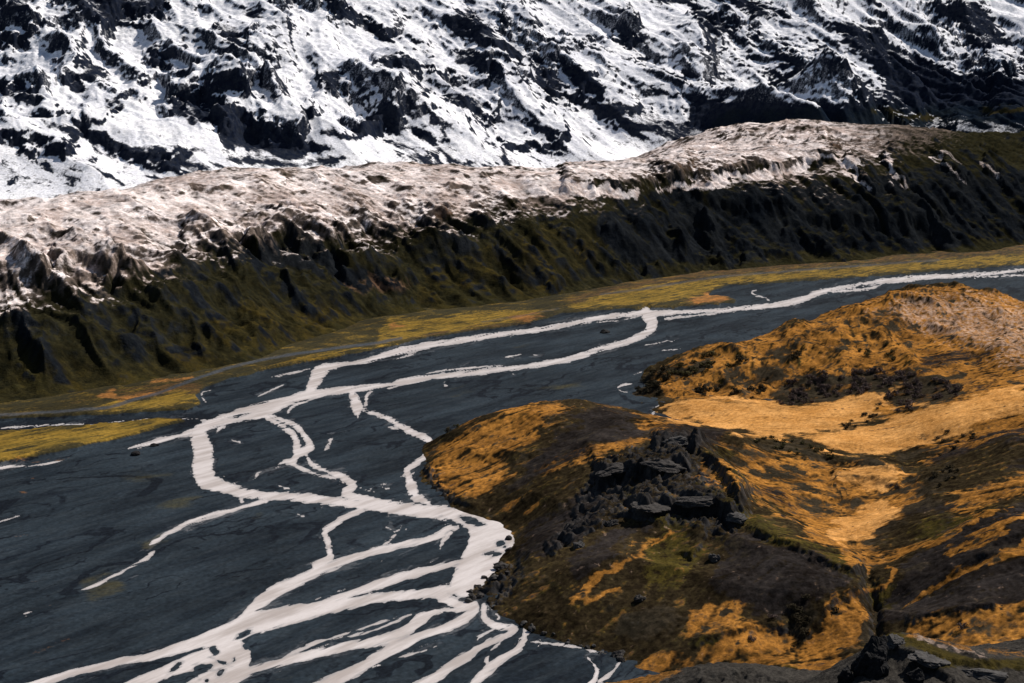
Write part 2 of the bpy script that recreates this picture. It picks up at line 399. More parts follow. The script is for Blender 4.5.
t = NT('silty_water')
st = t.noise(.035, 6, .65, ((.3, 1.9, 1), (0, 0, -.95)))
fi = t.noise(.6, 4, .6, ((.4, 1.3, 1), (0, 0, -.95)))
c = t.mix(t.range(st, .34, .62), (.36, .315, .29), (.60, .555, .54))
c = t.mix(t.range(fi, .35, .8, 0, .35), c, (.42, .36, .33))
c = t.mix(t.range(t.math('ADD', t.attr('depth'), t.math('MULTIPLY', t.math('SUBTRACT', fi, .5), .8)), .45, .0, 0, .75), c, (.26, .25, .25))
t.bump(fi, .15, .2)
M_WATER = t.done(c, .45, .35)
co3, tr, qd, dep = march(rfn, gx_, gy_, 0.07)
new_mesh('river', co3, quads=qd, tris=tr, mat=M_WATER, kind='structure', attrs=dict(depth=dep))

# ================================================================== VALLEY FLOOR
pg = Grid(-320, 1340, 1300, 1.0 / np.linspace(1 / 560., 1 / 5200., 1000))
ppx, ppy = proj(pg.X, pg.Y, np.zeros_like(pg.X))
pf = river_f(ppx, ppy)
X, Y = pg.X, pg.Y
u = X * math.cos(fl) + Y * math.sin(fl); v = -X * math.sin(fl) + Y * math.cos(fl)
wx = fbm(X / 160, Y / 160, 3, .5, 21) * 40
flow = fbm((u + wx) / 170, (v + wx) / 22, 4, .55, 11)
wx2 = fbm(X / 70, Y / 70, 3, .5, 22) * 16
flow2 = ridged((u + wx * 2) / 190, (v + wx * 1.3 + wx2) / 30, 4, .55, 12)
flow3 = ridged((u + wx) / 90, (v + wx2 * 1.4 + wx) / 13, 3, .5, 18)
low_bar = [(-300,520),(-120,492),(0,464.5),(60,453.5),(130,438.5),(192,422),(168,421.5),(120,425),(60,429.5),(0,434),(-150,444),(-300,455)]
upper_edge = [(-300,432),(-120,428),(0,421),(60,418.5),(130,415),(185,412),(203,406),(196,397),(205,389),(225,382),(255,374.5),(300,364.5),(345,357),(375,351),(400,345.5),(430,338.5),(470,332.5),(525,325.5),(560,315.5),(600,311),(640,309.5),(675,308.5),(712,306),(736,304.5),(738,302.5),(728,298),(708,296.5),(714,291),(728,286.5),(775,284.2),(830,280.5),(868,277.5),(905,275),(943,271.5),(985,268.5),(1024,266),(1100,261),(1300,250)]
M_up = paint([upper_edge + [(1300,150),(-300,150)]], soft=0)
M_lb = paint([low_bar], soft=0)
jit = fbm(X / 40, Y / 40, 5, .6, 31) * 4.5
jit2 = fbm(X / 40, Y / 40, 5, .6, 32) * 1.8
terr = np.maximum(sample(blur(M_up, 1), ppx + jit, ppy + jit2), sample(blur(M_lb, 1), ppx + jit, ppy + jit2))
bank = ss(.25, .75, terr)
near = ss(1.0, 5.0, pf)
z = near * (.25 + .55 * flow + .5 * (flow2 - .4)) + near * fbm(X / 9, Y / 9, 3, .5, 13) * .16
z = np.maximum(z, -.6) * (1 - bank) + bank * (4.2 + 1.1 * fbm(X / 60, Y / 60, 3, .5, 14) + .45 * fbm(X / 11, Y / 11, 3, .6, 15))
z = np.where(pf < 1.0, np.minimum(z, 0.0), z) * np.where(bank > .3, 1, 1)
z = np.where((pf < 1.0) & (bank < .3), 0.0, z)
# cover of the floor
tg = sample(paint([low_bar, [(-300,424),(0,417),(60,415),(125,407),(150,402),(200,396),(205,404),(185,409),(130,412),(60,416),(0,420),(-300,430)],
   [(375,350),(380,332),(390,322),(450,318),(505,312),(560,312),(525,324),(470,331),(430,337)],
   [(560,312),(600,296),(650,287),(740,277),(820,270),(1100,250),(1100,262),(943,271),(868,277),(775,284),(725,287),(700,300),(640,309),(600,311)],
   [(100,408),(180,395),(200,398),(150,410)], [(215,385),(300,360),(380,346),(380,350),(300,366),(230,382)]], soft=2), ppx, ppy)
tb = sample(paint([[(600,303),(640,296),(680,285),(760,276),(850,268),(1100,250),(1100,240),(700,268),(600,290),(540,308)],[(380,346),(440,330),(500,325),(560,313),(525,327),(470,334),(420,342)],
   [(690,296),(712,293),(736,303),(712,307),(680,308)],[(250,395),(100,402),(95,398),(190,384),(200,388)]], soft=3), ppx, ppy)
gold_tip = sample(paint([[(695,299),(712,294),(736,303),(712,306),(690,307)],[(95,399),(112,390),(118,400),(150,395),(172,391),(160,399),(120,406)],[(150,385),(190,380),(195,384),(155,388)],[(495,322),(540,315),(555,312),(530,324)],[(385,333),(395,325),(410,330)]],
   [(1.4,(60,463),(45,470),(34,479),(22,490),(28,497))], soft=2), ppx + jit * 3, ppy + jit2 * 2.5)
tus = fbm((u + wx) / 70, v / 9, 4, .6, 41)
tus2 = fbm(X / 45, Y / 30, 4, .6, 46); grass = np.clip(tg * .9 - .06 + tus * 1.0 + tus2 * .9, 0, 1) * bank; grass = np.maximum(grass, bank * np.clip(.42 + tus2 * 1.1 + tus * .7, 0, 1) * .62); gold_tip = np.clip(gold_tip * 1.1 - .15 + tus2 * .8 + tus * .4, 0, 1) * np.where(ppx < 70, 1, bank)
track = sample(paint([], [(1.6,(-200,432),(0,419),(60,415.5),(110,411),(160,396.5),(200,380.5),(230,371),(260,363.5),(300,356.5),(340,350.5),(375,346.5),(402,341)),(1.2,(600,297),(640,292),(680,285),(720,279),(780,274),(860,268),(940,262)),(1,(480,325),(520,319),(560,311))], 1), ppx + jit * .4, ppy + jit2 * .4) * bank
moss = sample(paint([[(112,472),(140,466),(180,468),(172,480),(140,487),(118,482)],[(150,500),(180,492),(208,490),(205,502),(178,512),(150,512)],[(248,508),(268,506),(266,520),(250,522)],[(505,345),(540,336),(560,337),(540,344),(510,350)],[(520,383),(580,380),(600,388),(560,392),(520,390)],[(420,395),(470,385),(500,388),(460,398)],
    [(735,288),(745,286),(752,288),(745,292)],[(130,545),(160,535),(180,540),(150,555)],[(70,575),(110,570),(130,590),(90,605)]], soft=4), ppx, ppy)
moss = np.clip(moss * .6 - .12 + flow * .7 + tus2 * .5, 0, .8) * (1 - bank)
wet = np.clip(.05 + ss(.45, .85, flow2) * .75 + ss(.5, .9, flow3) * .45 * (flow > -.1) + fbm(X / 160, Y / 110, 4, .55, 44) * 1.1, 0, 1) * ss(0, 3, pf)
side = sample(paint([[(-300,450),(-300,432),(0,421),(60,418),(130,414),(208,408),(212,420),(190,424),(160,422),(60,431),(0,436)]], soft=2), ppx, ppy)
wet = np.maximum(wet, side * .75)
def line(q, wd): return ss(1 - wd, 1 - wd * .35, 1 - np.abs(noise(q[0], q[1]) * 1.6))
lw = fbm(X / 90, Y / 90, 4, .55, 47) * 34; lw2 = fbm(X / 28, Y / 28, 4, .55, 48) * 9
ln1 = line(((u + lw * 1.5 + lw2) / 210, (v + lw + lw2) / 62), .10) * ss(-.15, .25, fbm(X / 200, Y / 150, 3, .5, 49))
ln2 = line(((u + lw * 1.2 - lw2) / 95 + 31, (v - lw + lw2 * 1.3) / 27), .13) * ss(-.05, .3, fbm(X / 130, Y / 100, 3, .5, 50))
ln3 = line(((u + lw2 * 2) / 48 + 71, (v + lw * .6 + lw2 * 1.3) / 13), .16) * ss(0, .3, fbm(X / 90, Y / 90, 3, .5, 51))
wet = np.clip(wet * .75 + ss(6, 1.2, pf) * (.35 + flow * .8) + (ln1 * 1.2 + ln2 * .9 + ln3 * .6) * ss(1, 4, pf), 0, 1)
ftone = np.clip(1 + fbm(X / 120, Y / 120, 4, .6, 52) * .5 + flow * .25 + fbm(X / 3.2, Y / 4.5, 3, .6, 53) * .45 + ln2 * .0, .4, 1.7)
silt = np.clip((1 - np.abs(pf - 1.2) / 4.5), 0, 1) * np.clip(.4 + flow * 1.6, 0, 1) + np.clip(flow3 * 1.7 - 1.1 + flow + fbm(X / 300, Y / 200, 2, .5, 45) * .7, 0, .45)
heath = np.clip(tb * .8 - tus * .9 + tus2 * .7 - .05, 0, 1) * bank + bank * np.clip(.25 - grass, 0, 1) * .5
base_t = NT('gravel_flat')
n1 = base_t.noise(.02, 5, .6, ((.3, 1.8, 1), (0, 0, -.95))); n2 = base_t.noise(.35, 5, .7); n3 = base_t.noise(.09, 4, .6, ((.35, 1.6, 1), (0, 0, -.95)))
c = base_t.mix(base_t.range(n1, .38, .62), (.0085, .0130, .0185), (.0205, .0295, .0385))
c = base_t.mix(base_t.range(n3, .4, .75, 0, .5), c, (.032, .040, .047))
def lay(t, c, a, col1, col2, n, nn, amp=.5, lo=.38, hi=.62, mx=1.0):
    f = t.range(t.math('ADD', t.attr(a), t.math('MULTIPLY', t.math('SUBTRACT', n, .5), amp)), lo, hi, 0, mx)
    return t.mix(f, c, t.mix(t.range(nn, .35, .65), col1, col2))
c = lay(base_t, c, 'wet', (.004, .006, .010), (.007, .010, .015), n3, n2, .4, .3, .9, .9)
c = lay(base_t, c, 'silt', (.085, .09, .098), (.055, .063, .073), n2, n3, .9, .45, 1.1, .7)
c = lay(base_t, c, 'moss', (.050, .044, .022), (.036, .036, .023), n2, n3, .6, .3, .9, .85)
c = lay(base_t, c, 'bank', (.040, .032, .012), (.024, .022, .012), n2, n3, .4)
c = lay(base_t, c, 'heath', (.105, .056, .020), (.040, .030, .016), n2, n3, 1.0, .25, .85)
c = lay(base_t, c, 'grass', (.22, .135, .022), (.095, .066, .014), n2, n3, 1.0, .25, .85)
c = lay(base_t, c, 'gold', (.33, .14, .036), (.17, .085, .028), n2, n3, 1.0, .25, .85)
c = lay(base_t, c, 'track', (.040, .048, .058), (.055, .06, .068), n2, n3, .5, .3, .8, .85)
vm = base_t.n.new('ShaderNodeVectorMath'); vm.operation = 'SCALE'; base_t.link(c, vm.inputs[0]); base_t.link(base_t.math('MULTIPLY', base_t.attr('tone'), base_t.range(n2, .25, .75, .7, 1.3)), vm.inputs['Scale']); c = vm.outputs[0]
base_t.bump(base_t.math('ADD', n2, base_t.math('MULTIPLY', n3, 2.0)), .5, .35)
M_FLOOR = base_t.done(c, .9, .04)
grid_mesh('gravel_river_flat', pg, z, M_FLOOR, dict(wet=wet, silt=silt, moss=moss, bank=bank, heath=heath, grass=grass, gold=gold_tip, track=track, tone=ftone))
def floor_z(x, y): return 0.0

# ================================================================== relief strokes
def scarps(z, px, py, vis, items, jag=None):
    """raise crests traced along a polyline: gentle on the uphill side, abrupt on the downhill side (negative = gully)"""
    for (amp, wu, wd, *pts) in items:
        best = np.full(z.shape, 1e9, F32); sgn = np.ones(z.shape, F32); end = np.ones(z.shape, F32)
        R = max(wu, wd) * 2.6
        xs = [p[0] for p in pts]; ys = [p[1] for p in pts]
        sel = (px > min(xs) - R) & (px < max(xs) + R) & (py > min(ys) - R) & (py < max(ys) + R) & vis
        j, i = np.nonzero(sel)
        if not len(j): continue
        x = px[j, i].copy(); y = py[j, i].copy()
        if jag is not None: x += jag[0][j, i]; y += jag[1][j, i]
        b = np.full(len(j), 1e9, F32); s = np.ones(len(j), F32); tt = np.zeros(len(j), F32)
        n = len(pts) - 1
        for k in range(n):
            ax, ay = pts[k]; bx, by = pts[k + 1]; dx, dy = bx - ax, by - ay; L = dx * dx + dy * dy
            tr_ = ((x - ax) * dx + (y - ay) * dy) / L; tc = np.clip(tr_, 0, 1)
            d = np.hypot(x - ax - tc * dx, y - ay - tc * dy)
            m = d < b; b[m] = d[m]; cr = dx * (y - ay) - dy * (x - ax); s[m] = np.sign(cr)[m]; tt[m] = ((k + tc) / n)[m]
        w = np.where(s > 0, wd, wu)          # s>0: below the line when traced left to right
        f = amp * np.exp(-(b / w) ** 2) * ss(0, .12, tt + .02) * ss(0, .12, 1.02 - tt)
        z[j, i] += f
    return z

# ================================================================== NEAR HILLS
def mound(*l): return [P(*q) for q in l]
hp = mound(
 # shore of the headland
 (425,455,1236),(420,475,1169),(430,495,1108),(462,508,1068),(500,525,1028),(515,543,985),(492,570,926),(472,598,874),(530,632,817),(575,645,797),(622,662,772),
 # headland skyline and body
 (460,425,1262),(500,410,1262),(540,403,1262),(575,399,1262),(610,405,1245),(640,414,1225),(680,424,1190),(720,432,1165),
 (470,455,1180),(510,450,1160),(560,440,1150),(600,430,1150),(500,490,1082),(550,490,1035),(560,530,934),(600,560,866),(540,592,856),(500,575,925),(580,620,817),(640,622,800),(650,585,832),
 # crag spine
 (645,440,1095),(675,448,1062),(690,468,1020),(705,490,975),(725,512,925),(745,528,895),(780,541,865),(820,560,835),(855,582,805),
 (620,458,1060),(620,500,977),(660,530,914),(690,560,866),(720,590,818),(770,598,804),(815,603,790),
 # hummocks and ravine below
 (700,625,786),(740,640,768),(650,660,766),(790,635,775),(845,610,790),(872,612,806),(876,640,752),(830,660,740),(700,668,752),(910,640,735),(960,640,720),(1024,640,706),(900,612,772),
 # right slope
 (900,575,815),(940,550,830),(985,530,835),(1024,520,835),(1080,500,850),(960,600,760),(1024,590,740),(1080,580,740),
 # meadow and hollow
 (690,410,1400),(672,408,1415),(720,402,1436),(760,415,1374),(800,425,1320),(840,410,1382),(800,443,1240),(740,430,1322),(850,440,1250),(870,460,1190),(830,490,1070),(870,500,1045),(850,530,950),(866,566,858),(790,500,1035),(760,475,1090),(720,455,1120),
 # east slopes
 (920,440,1230),(960,420,1240),(940,475,1040),(980,455,1070),(1024,440,1060),(1024,480,950),(975,500,925),(930,515,925),(1090,450,1000),
 # right hill
 (640,392,1500),(655,374,1570),(690,350,1640),(740,338,1665),(790,325,1705),(820,315,1740),(860,300,1800),(900,291,1860),(945,289,1900),(985,294,1900),(1024,303,1880),(1090,318,1850),(1180,340,1800),
 (700,385,1515),(740,370,1555),(790,360,1570),(760,393,1490),(830,385,1475),(870,370,1490),(900,345,1590),(940,320,1700),(1000,340,1560),(960,370,1440),(1020,380,1340),(900,398,1390),(950,402,1310),(1020,408,1230),(1100,400,1200),(880,420,1320))
# unseen far sides fall away to the flats
for px, Y, zz in ((440,1330,-14),(520,1360,-12),(600,1350,-10),(650,1340,-6),(625,1560,-14),(660,1720,-16),(720,1790,-16),(780,1860,-16),(840,1950,-16),(900,2030,-14),(960,2080,-14),(1040,2080,-12),(1120,2060,-10),(1220,2000,-6),
                  (380,1180,-14),(380,1080,-14),(440,980,-14),(420,860,-14),(500,780,-13),(560,730,-12),(600,690,-10),(700,660,10),(800,640,20),(900,640,24),(1000,620,30),(1120,640,40),(570,1480,-14)):
    hp.append(((px - 512) / FPX * (Y * CP + CH * SP), Y, zz))
hg = Grid(360, 1200, 900, 1.0 / np.linspace(1 / 610., 1 / 2150., 980))
X, Y = hg.X, hg.Y
z0 = hg.lowres(tps(hp), 5)
gx, gy = hg.grad(z0)
px, py = proj(X, Y, z0); vis = visible(py, 4)
slope0 = np.hypot(gx, gy)
st1 = streak(X, Y, gx, gy, 9, 70, 11, 51, 2); st2 = streak(X, Y, gx, gy, 3.2, 22, 7, 52, 2)
z = z0.copy()
mead = sample(paint([[(650,418),(680,398),(710,396),(760,401),(800,405),(840,398),(868,390),(905,380),(885,408),(870,420),(930,402),(1000,395),(960,425),(900,450),(850,450),(800,440),(740,432),(700,425)]], soft=5), px, py)
rough = (1 - .85 * mead) * ss(-3, 4, z0)
jag = (fbm(X / 8, Y / 8, 3, .6, 61) * 5, fbm(X / 8, Y / 8, 3, .6, 62) * 3)
scarps(z, px, py, vis, [
 (11, 26, 2.4, (596,484),(610,478),(628,474),(646,476),(662,474),(672,468),(690,470)),
 (11, 30, 2.6, (634,520),(655,512),(680,506),(705,508),(722,512),(738,522)),
 (7, 14, 2.0, (652,446),(672,442),(688,446),(697,458)),
 (4.5, 12, 3, (548,556),(560,545),(580,536),(600,524),(616,508)),
 (4, 14, 3, (690,560),(700,545),(706,528)),
 (9, 12, 3, (690,445),(712,468),(728,492),(745,520)),
 (5.0, 18, 3, (745,528),(790,545),(835,566),(858,580)),
 (-5, 6, 6, (866,566),(872,590),(876,615),(878,640)),
 (3, 9, 3, (470,600),(485,592),(500,580),(512,562)),
 (2.2, 8, 2, (425,468),(434,484),(452,500),(480,510)),
 (2.0, 10, 3, (905,600),(950,575),(1000,545),(1040,525)),
 (1.6, 7, 2.5, (900,560),(940,540),(985,518),(1024,500)),
 (4.2, 12, 3, (800,455),(840,462),(880,470),(905,472)),
 (3.2, 10, 3, (830,480),(870,478),(905,486)),
 (2.5, 14, 4, (920,470),(960,455),(1024,440)),
 (2.5, 12, 4, (925,500),(970,485),(1024,470)),
 (4, 12, 5, (735,398),(765,385),(790,372),(800,360)),
 (3, 12, 5, (700,390),(715,375),(730,365)),
 (3, 12, 5, (800,392),(830,380),(850,366)),
 (-3, 8, 8, (880,400),(905,395),(940,385),(985,372)),
 (3, 10, 4, (690,645),(725,634),(760,624),(792,628)),
 (3, 10, 4, (800,642),(830,606),(862,592)),
 (3, 12, 4, (905,622),(950,612),(1000,606)),
], jag)
z += rough * (fbm(X / 110, Y / 110, 3, .5, 53) * 3.0 + (ridged(X / 55, Y / 55, 3, .4, 54) - .45) * 1.7 + fbm(X / 16, Y / 16, 3, .45, 55) * .22 + st1 * .22 * ss(.05, .3, slope0) + st2 * .04)
z += ss(1380, 1480, Y) * rough * ((ridged(X / 95, Y / 120, 4, .5, 65) - .42) * 11 + (ridged(X / 34, Y / 50, 3, .5, 66) - .42) * 3)
z += ss(1300, 1200, Y) * rough * ((ridged(X / 85 + Y / 300, Y / 120, 3, .5, 67) - .42) * 5)
z += mead * fbm(X / 40, Y / 40, 4, .5, 56) * .4
crag = sample(paint([[(590,470),(620,455),(650,438),(690,442),(702,470),(730,510),(745,530),(720,540),(690,525),(640,525),(610,520),(560,550),(540,560),(565,520)],[(455,610),(468,592),(500,575),(520,560),(520,580),(500,605),(475,612)],[(420,470),(430,460),(440,480),(470,505),(440,500)]], soft=4), px, py)
blocky = np.round(fbm(X / 11, Y / 11, 3, .5, 57) * 5) / 5
bed = z0 + X * .15 + fbm(X / 20, Y / 20, 3, .5, 59) * 3; bf = bed / 4.2 - np.floor(bed / 4.2)
z += crag * (blocky * 2.4 + (ridged(X / 16, Y / 16, 5, .6, 58) - .4) * 5.0 + (ss(.6, 1, bf) - bf) * 3.2)
gx1, gy1 = hg.grad(z); slope = np.hypot(gx1, gy1)
px, py = proj(X, Y, z)
wpx = px + fbm(X / 45, Y / 45, 6, .62, 71) * 34; wpy = py + fbm(X / 45, Y / 45, 6, .62, 72) * 15
S = lambda polys=(), strokes=(), soft=2: sample(paint(polys, strokes, soft), wpx, wpy)
gold_d = S([[(425,475),(440,440),(470,425),(505,408),(545,402),(575,402),(560,414),(530,440),(505,470),(490,500),(450,498)],
   [(575,399),(610,404),(650,416),(690,428),(740,440),(790,455),(780,462),(720,448),(660,430),(620,412)],
   [(560,448),(600,440),(640,432),(655,440),(620,450),(580,460),(540,478),(520,480)],
   [(690,470),(740,455),(800,460),(860,462),(910,470),(925,490),(905,520),(860,548),(820,548),(800,520),(760,500),(720,490)],
   [(830,552),(870,548),(905,550),(935,545),(880,562),(868,572),(845,564)],
   [(690,668),(720,640),(750,622),(790,625),(800,650),(770,672)],[(795,645),(830,602),(866,588),(870,612),(862,640),(835,668),(790,676)],
   [(690,605),(730,600),(745,620),(715,635),(690,640)],[(640,655),(690,650),(690,668),(640,676)],
   [(905,622),(955,608),(1024,598),(1200,590),(1200,665),(985,658),(935,642)],
   [(925,505),(960,490),(1010,478),(1050,470),(1050,490),(1000,500),(960,515)],[(920,448),(960,428),(1030,400),(1200,380),(1200,440),(1000,435),(930,465)],
   [(632,392),(655,374),(690,350),(740,336),(790,323),(820,313),(860,298),(900,288),(945,286),(985,290),(1200,330),(1200,420),(1000,420),(900,430),(850,400),(700,400)]],
   [(3,(570,600),(600,580),(625,560),(655,538)),(2.5,(588,602),(625,590)),(3,(655,545),(668,530)),(3.2,(905,600),(950,575),(1000,545),(1040,525)),(3,(930,548),(970,527),(1005,512)),(2.5,(955,553),(1000,525),(1030,510)),(3,(890,552),(930,540)),(2.5,(985,560),(1024,540)),(3,(520,548),(560,530)),(2,(730,480),(762,505)),(2.5,(510,510),(540,500))], 3)
mead2 = S([[(653,417),(680,400),(710,397),(760,402),(800,406),(840,399),(868,391),(903,382),(884,408),(868,418),(840,428),(812,434),(780,436),(740,432),(700,424)],
   [(790,440),(840,432),(880,420),(930,404),(1024,388),(1200,370),(1200,385),(1024,410),(965,425),(915,446),(880,456),(850,452)],[(835,470),(880,462),(905,475),(880,490),(840,485)],[(830,520),(880,500),(905,510),(870,540),(835,545)]], (), 2)
olive = S([[(690,462),(715,485),(750,512),(800,538),(850,558),(862,580),(800,556),(745,527),(705,500)],[(650,530),(682,522),(702,545),(692,578),(662,588),(640,578)],[(600,470),(650,500),(700,490),(690,530),(640,520)],
   [(700,440),(760,470),(820,490),(830,520),(790,515),(740,490)],[(720,350),(800,340),(850,345),(840,370),(740,385)],[(880,345),(940,340),(950,360),(890,365)],[(690,352),(740,340),(780,338),(770,372),(740,392),(700,392)],[(820,335),(850,325),(880,330),(870,350),(840,360)],[(960,340),(1010,335),(1024,350),(980,360)],[(860,600),(900,580),(950,600),(900,625)],[(540,402),(500,412),(480,428),(500,438),(540,425)],[(690,640),(760,640),(800,660),(760,680)],[(950,630),(1024,620),(1024,660),(980,655)],[(900,540),(940,520),(1000,500),(960,545)]], (), 4)
scree = S([[(500,492),(530,462),(560,436),(590,420),(640,424),(652,432),(600,446),(560,462),(530,486)],[(555,416),(590,404),(625,409),(645,428),(590,430)],[(640,434),(680,424),(722,432),(745,446),(700,444),(660,442)],
   [(560,562),(590,542),(640,520),(652,525),(622,548),(592,577),(572,582)],[(708,592),(718,560),(742,532),(782,543),(822,562),(858,582),(842,592),(800,612),(762,618),(730,604)],
   [(880,598),(905,570),(945,540),(1000,508),(1200,470),(1200,592),(1024,598),(960,608),(900,625),(876,622)],[(515,540),(560,510),(600,490),(600,520),(560,545),(530,560)]],
   [(4,(940,458),(980,442),(1040,428)),(5,(905,515),(930,508),(950,512)),(3,(1000,468),(1030,462)),(2,(560,505),(600,490)),(4,(920,366),(955,357),(980,360)),(3,(760,490),(800,510)),(3,(960,395),(1000,380)),(4,(690,480),(700,495))], 3)
dark = S([[(634,394),(650,376),(690,360),(715,352),(700,372),(668,380),(665,398)],[(765,398),(790,380),(850,372),(895,370),(900,385),(870,395),(820,405),(780,406)],[(870,372),(900,368),(950,378),(965,392),(930,410),(895,412),(880,395)],[(745,434),(790,440),(830,452),(845,458),(800,456),(765,448)],
   [(740,380),(760,370),(800,368),(760,390)],[(920,478),(950,465),(965,470),(935,488)],[(900,440),(940,425),(950,430),(905,450)],[(600,640),(660,600),(690,620),(640,650)],[(790,605),(812,600),(812,640),(792,640)],[(850,585),(866,590),(880,640),(868,640)]],
   [(4,(805,455),(850,461),(890,470)),(3,(785,470),(805,476)),(4,(866,540),(908,523)),(4,(760,470),(800,485),(850,505)),(3,(800,500),(840,515)),(4,(880,495),(910,492)),(4,(845,478),(880,480)),(5,(850,500),(875,495)),(4,(700,455),(740,462)),(3,(730,445),(780,462)),(4,(890,520),(930,505)),(3,(900,455),(940,452)),(3,(880,400),(862,418),(840,428)),(2,(720,420),(790,432)),(3,(880,405),(905,400),(960,378)),(3,(700,395),(720,380),(735,372)),(3,(760,360),(790,352)),(2.5,(850,322),(880,316),(905,320)),(2.5,(860,332),(890,326),(925,330)),(2,(800,335),(825,330)),(3,(830,352),(850,345)),(3,(715,372),(735,360)),(3,(775,372),(795,352),(800,345)),(2.5,(430,492),(470,508),(500,522)),(2.5,(850,410),(870,400)),(3,(905,480),(935,492))], 2)
rock = crag * .45 + ss(.7, 1.3, slope) * .7 + crag * ss(.45, .9, slope) * .4
pale = S([[(850,312),(890,296),(945,290),(985,296),(1200,325),(1200,385),(1024,370),(960,345),(900,325)]], (), 8)
coarse = fbm(X / 26, Y / 26, 4, .55, 81); fine = fbm(X / 6, Y / 6, 3, .6, 82)
gold = np.clip(gold_d * .95 - .14 + st1 * .2 + st2 * .05 + coarse * .85 + fine * .5 - ss(.5, 1.0, slope) * .5, 0, 1)
oliv = np.clip(olive * .7 - .05 + coarse * .8 + st1 * .2 + st2 * .12 + .12 + fine * .5, 0, 1)
gs = S([], [(2.6,(900,606),(950,578),(1000,548),(1060,520)),(2.2,(930,548),(970,527),(1010,508)),(2.0,(950,556),(1000,527),(1040,505)),(2.4,(890,553),(930,541),(950,532)),(1.8,(985,562),(1040,533)),(2.2,(855,600),(878,588),(900,566)),(2.2,(655,545),(668,528)),(2,(590,603),(625,590)),(2.6,(572,600),(600,580),(625,560))], 1)
gs = np.clip(gs * 1.5 + fine * .3 - .1, 0, 1)
gold = np.maximum(gold, gs * .85)
scre = np.clip(-gs * 1.3 + scree * 1.05 - .08 + st1 * .2 + st2 * .12 + coarse * .35, 0, 1)
darkm = np.clip(dark * .85 - .06 + coarse * 1.15 + fine * .7 + (.15 * ss(0, .5, gold_d)) - mead2 * .5, 0, 1)
rockm = np.clip(rock + fine * .5 + coarse * .4 - .15, 0, 1)
rh_ = ss(0, 1, S([[(632,392),(655,374),(690,350),(740,336),(790,323),(820,313),(860,298),(900,288),(945,286),(985,290),(1200,330),(1200,385),(1000,385),(900,372),(850,372),(780,385),(700,398)]], (), 6)) * (1 - pale * .6)
mott = ridged(X / 18, Y / 18, 4, .55, 84); blot = fbm(X / 11, Y / 11, 4, .6, 85)
meadm = np.clip(mead2 * 1.05 - .1 + fine * .3 + coarse * .5, 0, 1)
darkm = np.clip(darkm + ss(.28 - .16 * rh_, .62 - .12 * rh_, blot + coarse * .5) * .85 * (1 - .9 * np.clip(mead * 1.2, 0, 1)) * (1 - .6 * ss(.2, .6, scre)), 0, 1)
tone = np.clip(1 + (coarse * .55 + fine * .2) * (1 - .6 * mead) + st1 * .06 + st2 * .10 + fine * .35 + fbm(X / 90, Y / 90, 3, .5, 86) * .5, .35, 1.6)
palem = np.clip(pale * .75 + fine * .8 + fbm(X / 4, Y / 11, 3, .6, 83) * .6 - .22, 0, 1)
M_HILL = cover_material('hill_ground', ((.019, .0135, .008), (.038, .028, .014)), [
 ('olive', (.066, .050, .012), (.034, .029, .010)), ('gold', (.39, .172, .035), (.18, .08, .019)), ('meadow', (.55, .28, .09), (.41, .19, .050)),
 ('scree', (.015, .012, .0105), (.028, .024, .0225)), ('pale', (.42, .29, .21), (.28, .17, .11)), ('dark', (.018, .015, .010), (.040, .031, .020)), ('rock', (.046, .042, .040), (.020, .020, .021))], .3, .6, (.5, .5), .36)
grid_mesh('hills', hg, z, M_HILL, dict(olive=oliv, gold=gold, meadow=meadm, scree=scre, pale=palem, dark=darkm, rock=rockm, tone=tone), keep=z > -5)
HZ = (hg, z)
def hill_hit(pxq, pyq, n=1):
    """where the ray through a photo pixel first meets the near hills"""
    d = np.hypot(HP[0] - pxq, HP[1] - pyq)
    d = np.where(HV, d, 1e9); k = np.unravel_index(np.argmin(d), d.shape)
    return float(hg.X[k]), float(hg.Y[k]), float(z_h[k])
z_h = z; HP = proj(hg.X, hg.Y, z_h); HV = visible(HP[1], .5) & (z_h > -.5)

# ================================================================== FOREGROUND SPUR
fp = mound((640,690,560),(690,670,560),(720,664,562),(760,668,560),(800,674,556),(840,690,545),(870,650,505),(888,630,508),(910,632,512),(950,643,520),(985,652,525),(1024,656,530),(1080,660,540),(1180,668,545),
  (880,680,478),(940,680,480),(1000,683,484),(1100,690,490),(760,700,520),(700,700,525),(600,720,540),(560,760,520))
fp += mound((560,800,430),(700,760,440),(850,760,375),(1000,770,365),(1150,770,370),(1250,760,400))
for px_, Y_, zz in ((560,640,30),(650,650,18),(750,650,22),(860,610,52),(950,620,55),(1050,630,58),(1180,640,60)):
    fp.append(((px_ - 512) / FPX * (Y_ * CP + CH * SP), Y_, zz))
fg = Grid(480, 1240, 760, np.linspace(350, 660, 420))
X, Y = fg.X, fg.Y
z0 = fg.lowres(tps(fp), 5); gx, gy = fg.grad(z0)
st1 = streak(X, Y, gx, gy, 3, 22, 9, 91, 2)
z = z0 + fbm(X / 30, Y / 30, 4, .5, 92) * 1.2 + (ridged(X / 12, Y / 12, 4, .5, 93) - .4) * 1.1 + fbm(X / 4, Y / 4, 4, .6, 94) * .45 + st1 * .15
px, py = proj(X, Y, z); vis = visible(py, 3)
jag = (fbm(X / 4, Y / 4, 3, .6, 95) * 6, fbm(X / 4, Y / 4, 3, .6, 96) * 4)
scarps(z, px, py, vis, [(2.2, 12, 3, (880,640),(905,655),(935,668),(960,690)), (1.6, 9, 2.5, (900,672),(930,662),(965,664),(1000,672)), (1.3, 10, 2.5, (960,655),(1000,668),(1040,676)), (1.2,10,2.5,(690,680),(740,674),(790,682))], jag)
px, py = proj(X, Y, z)
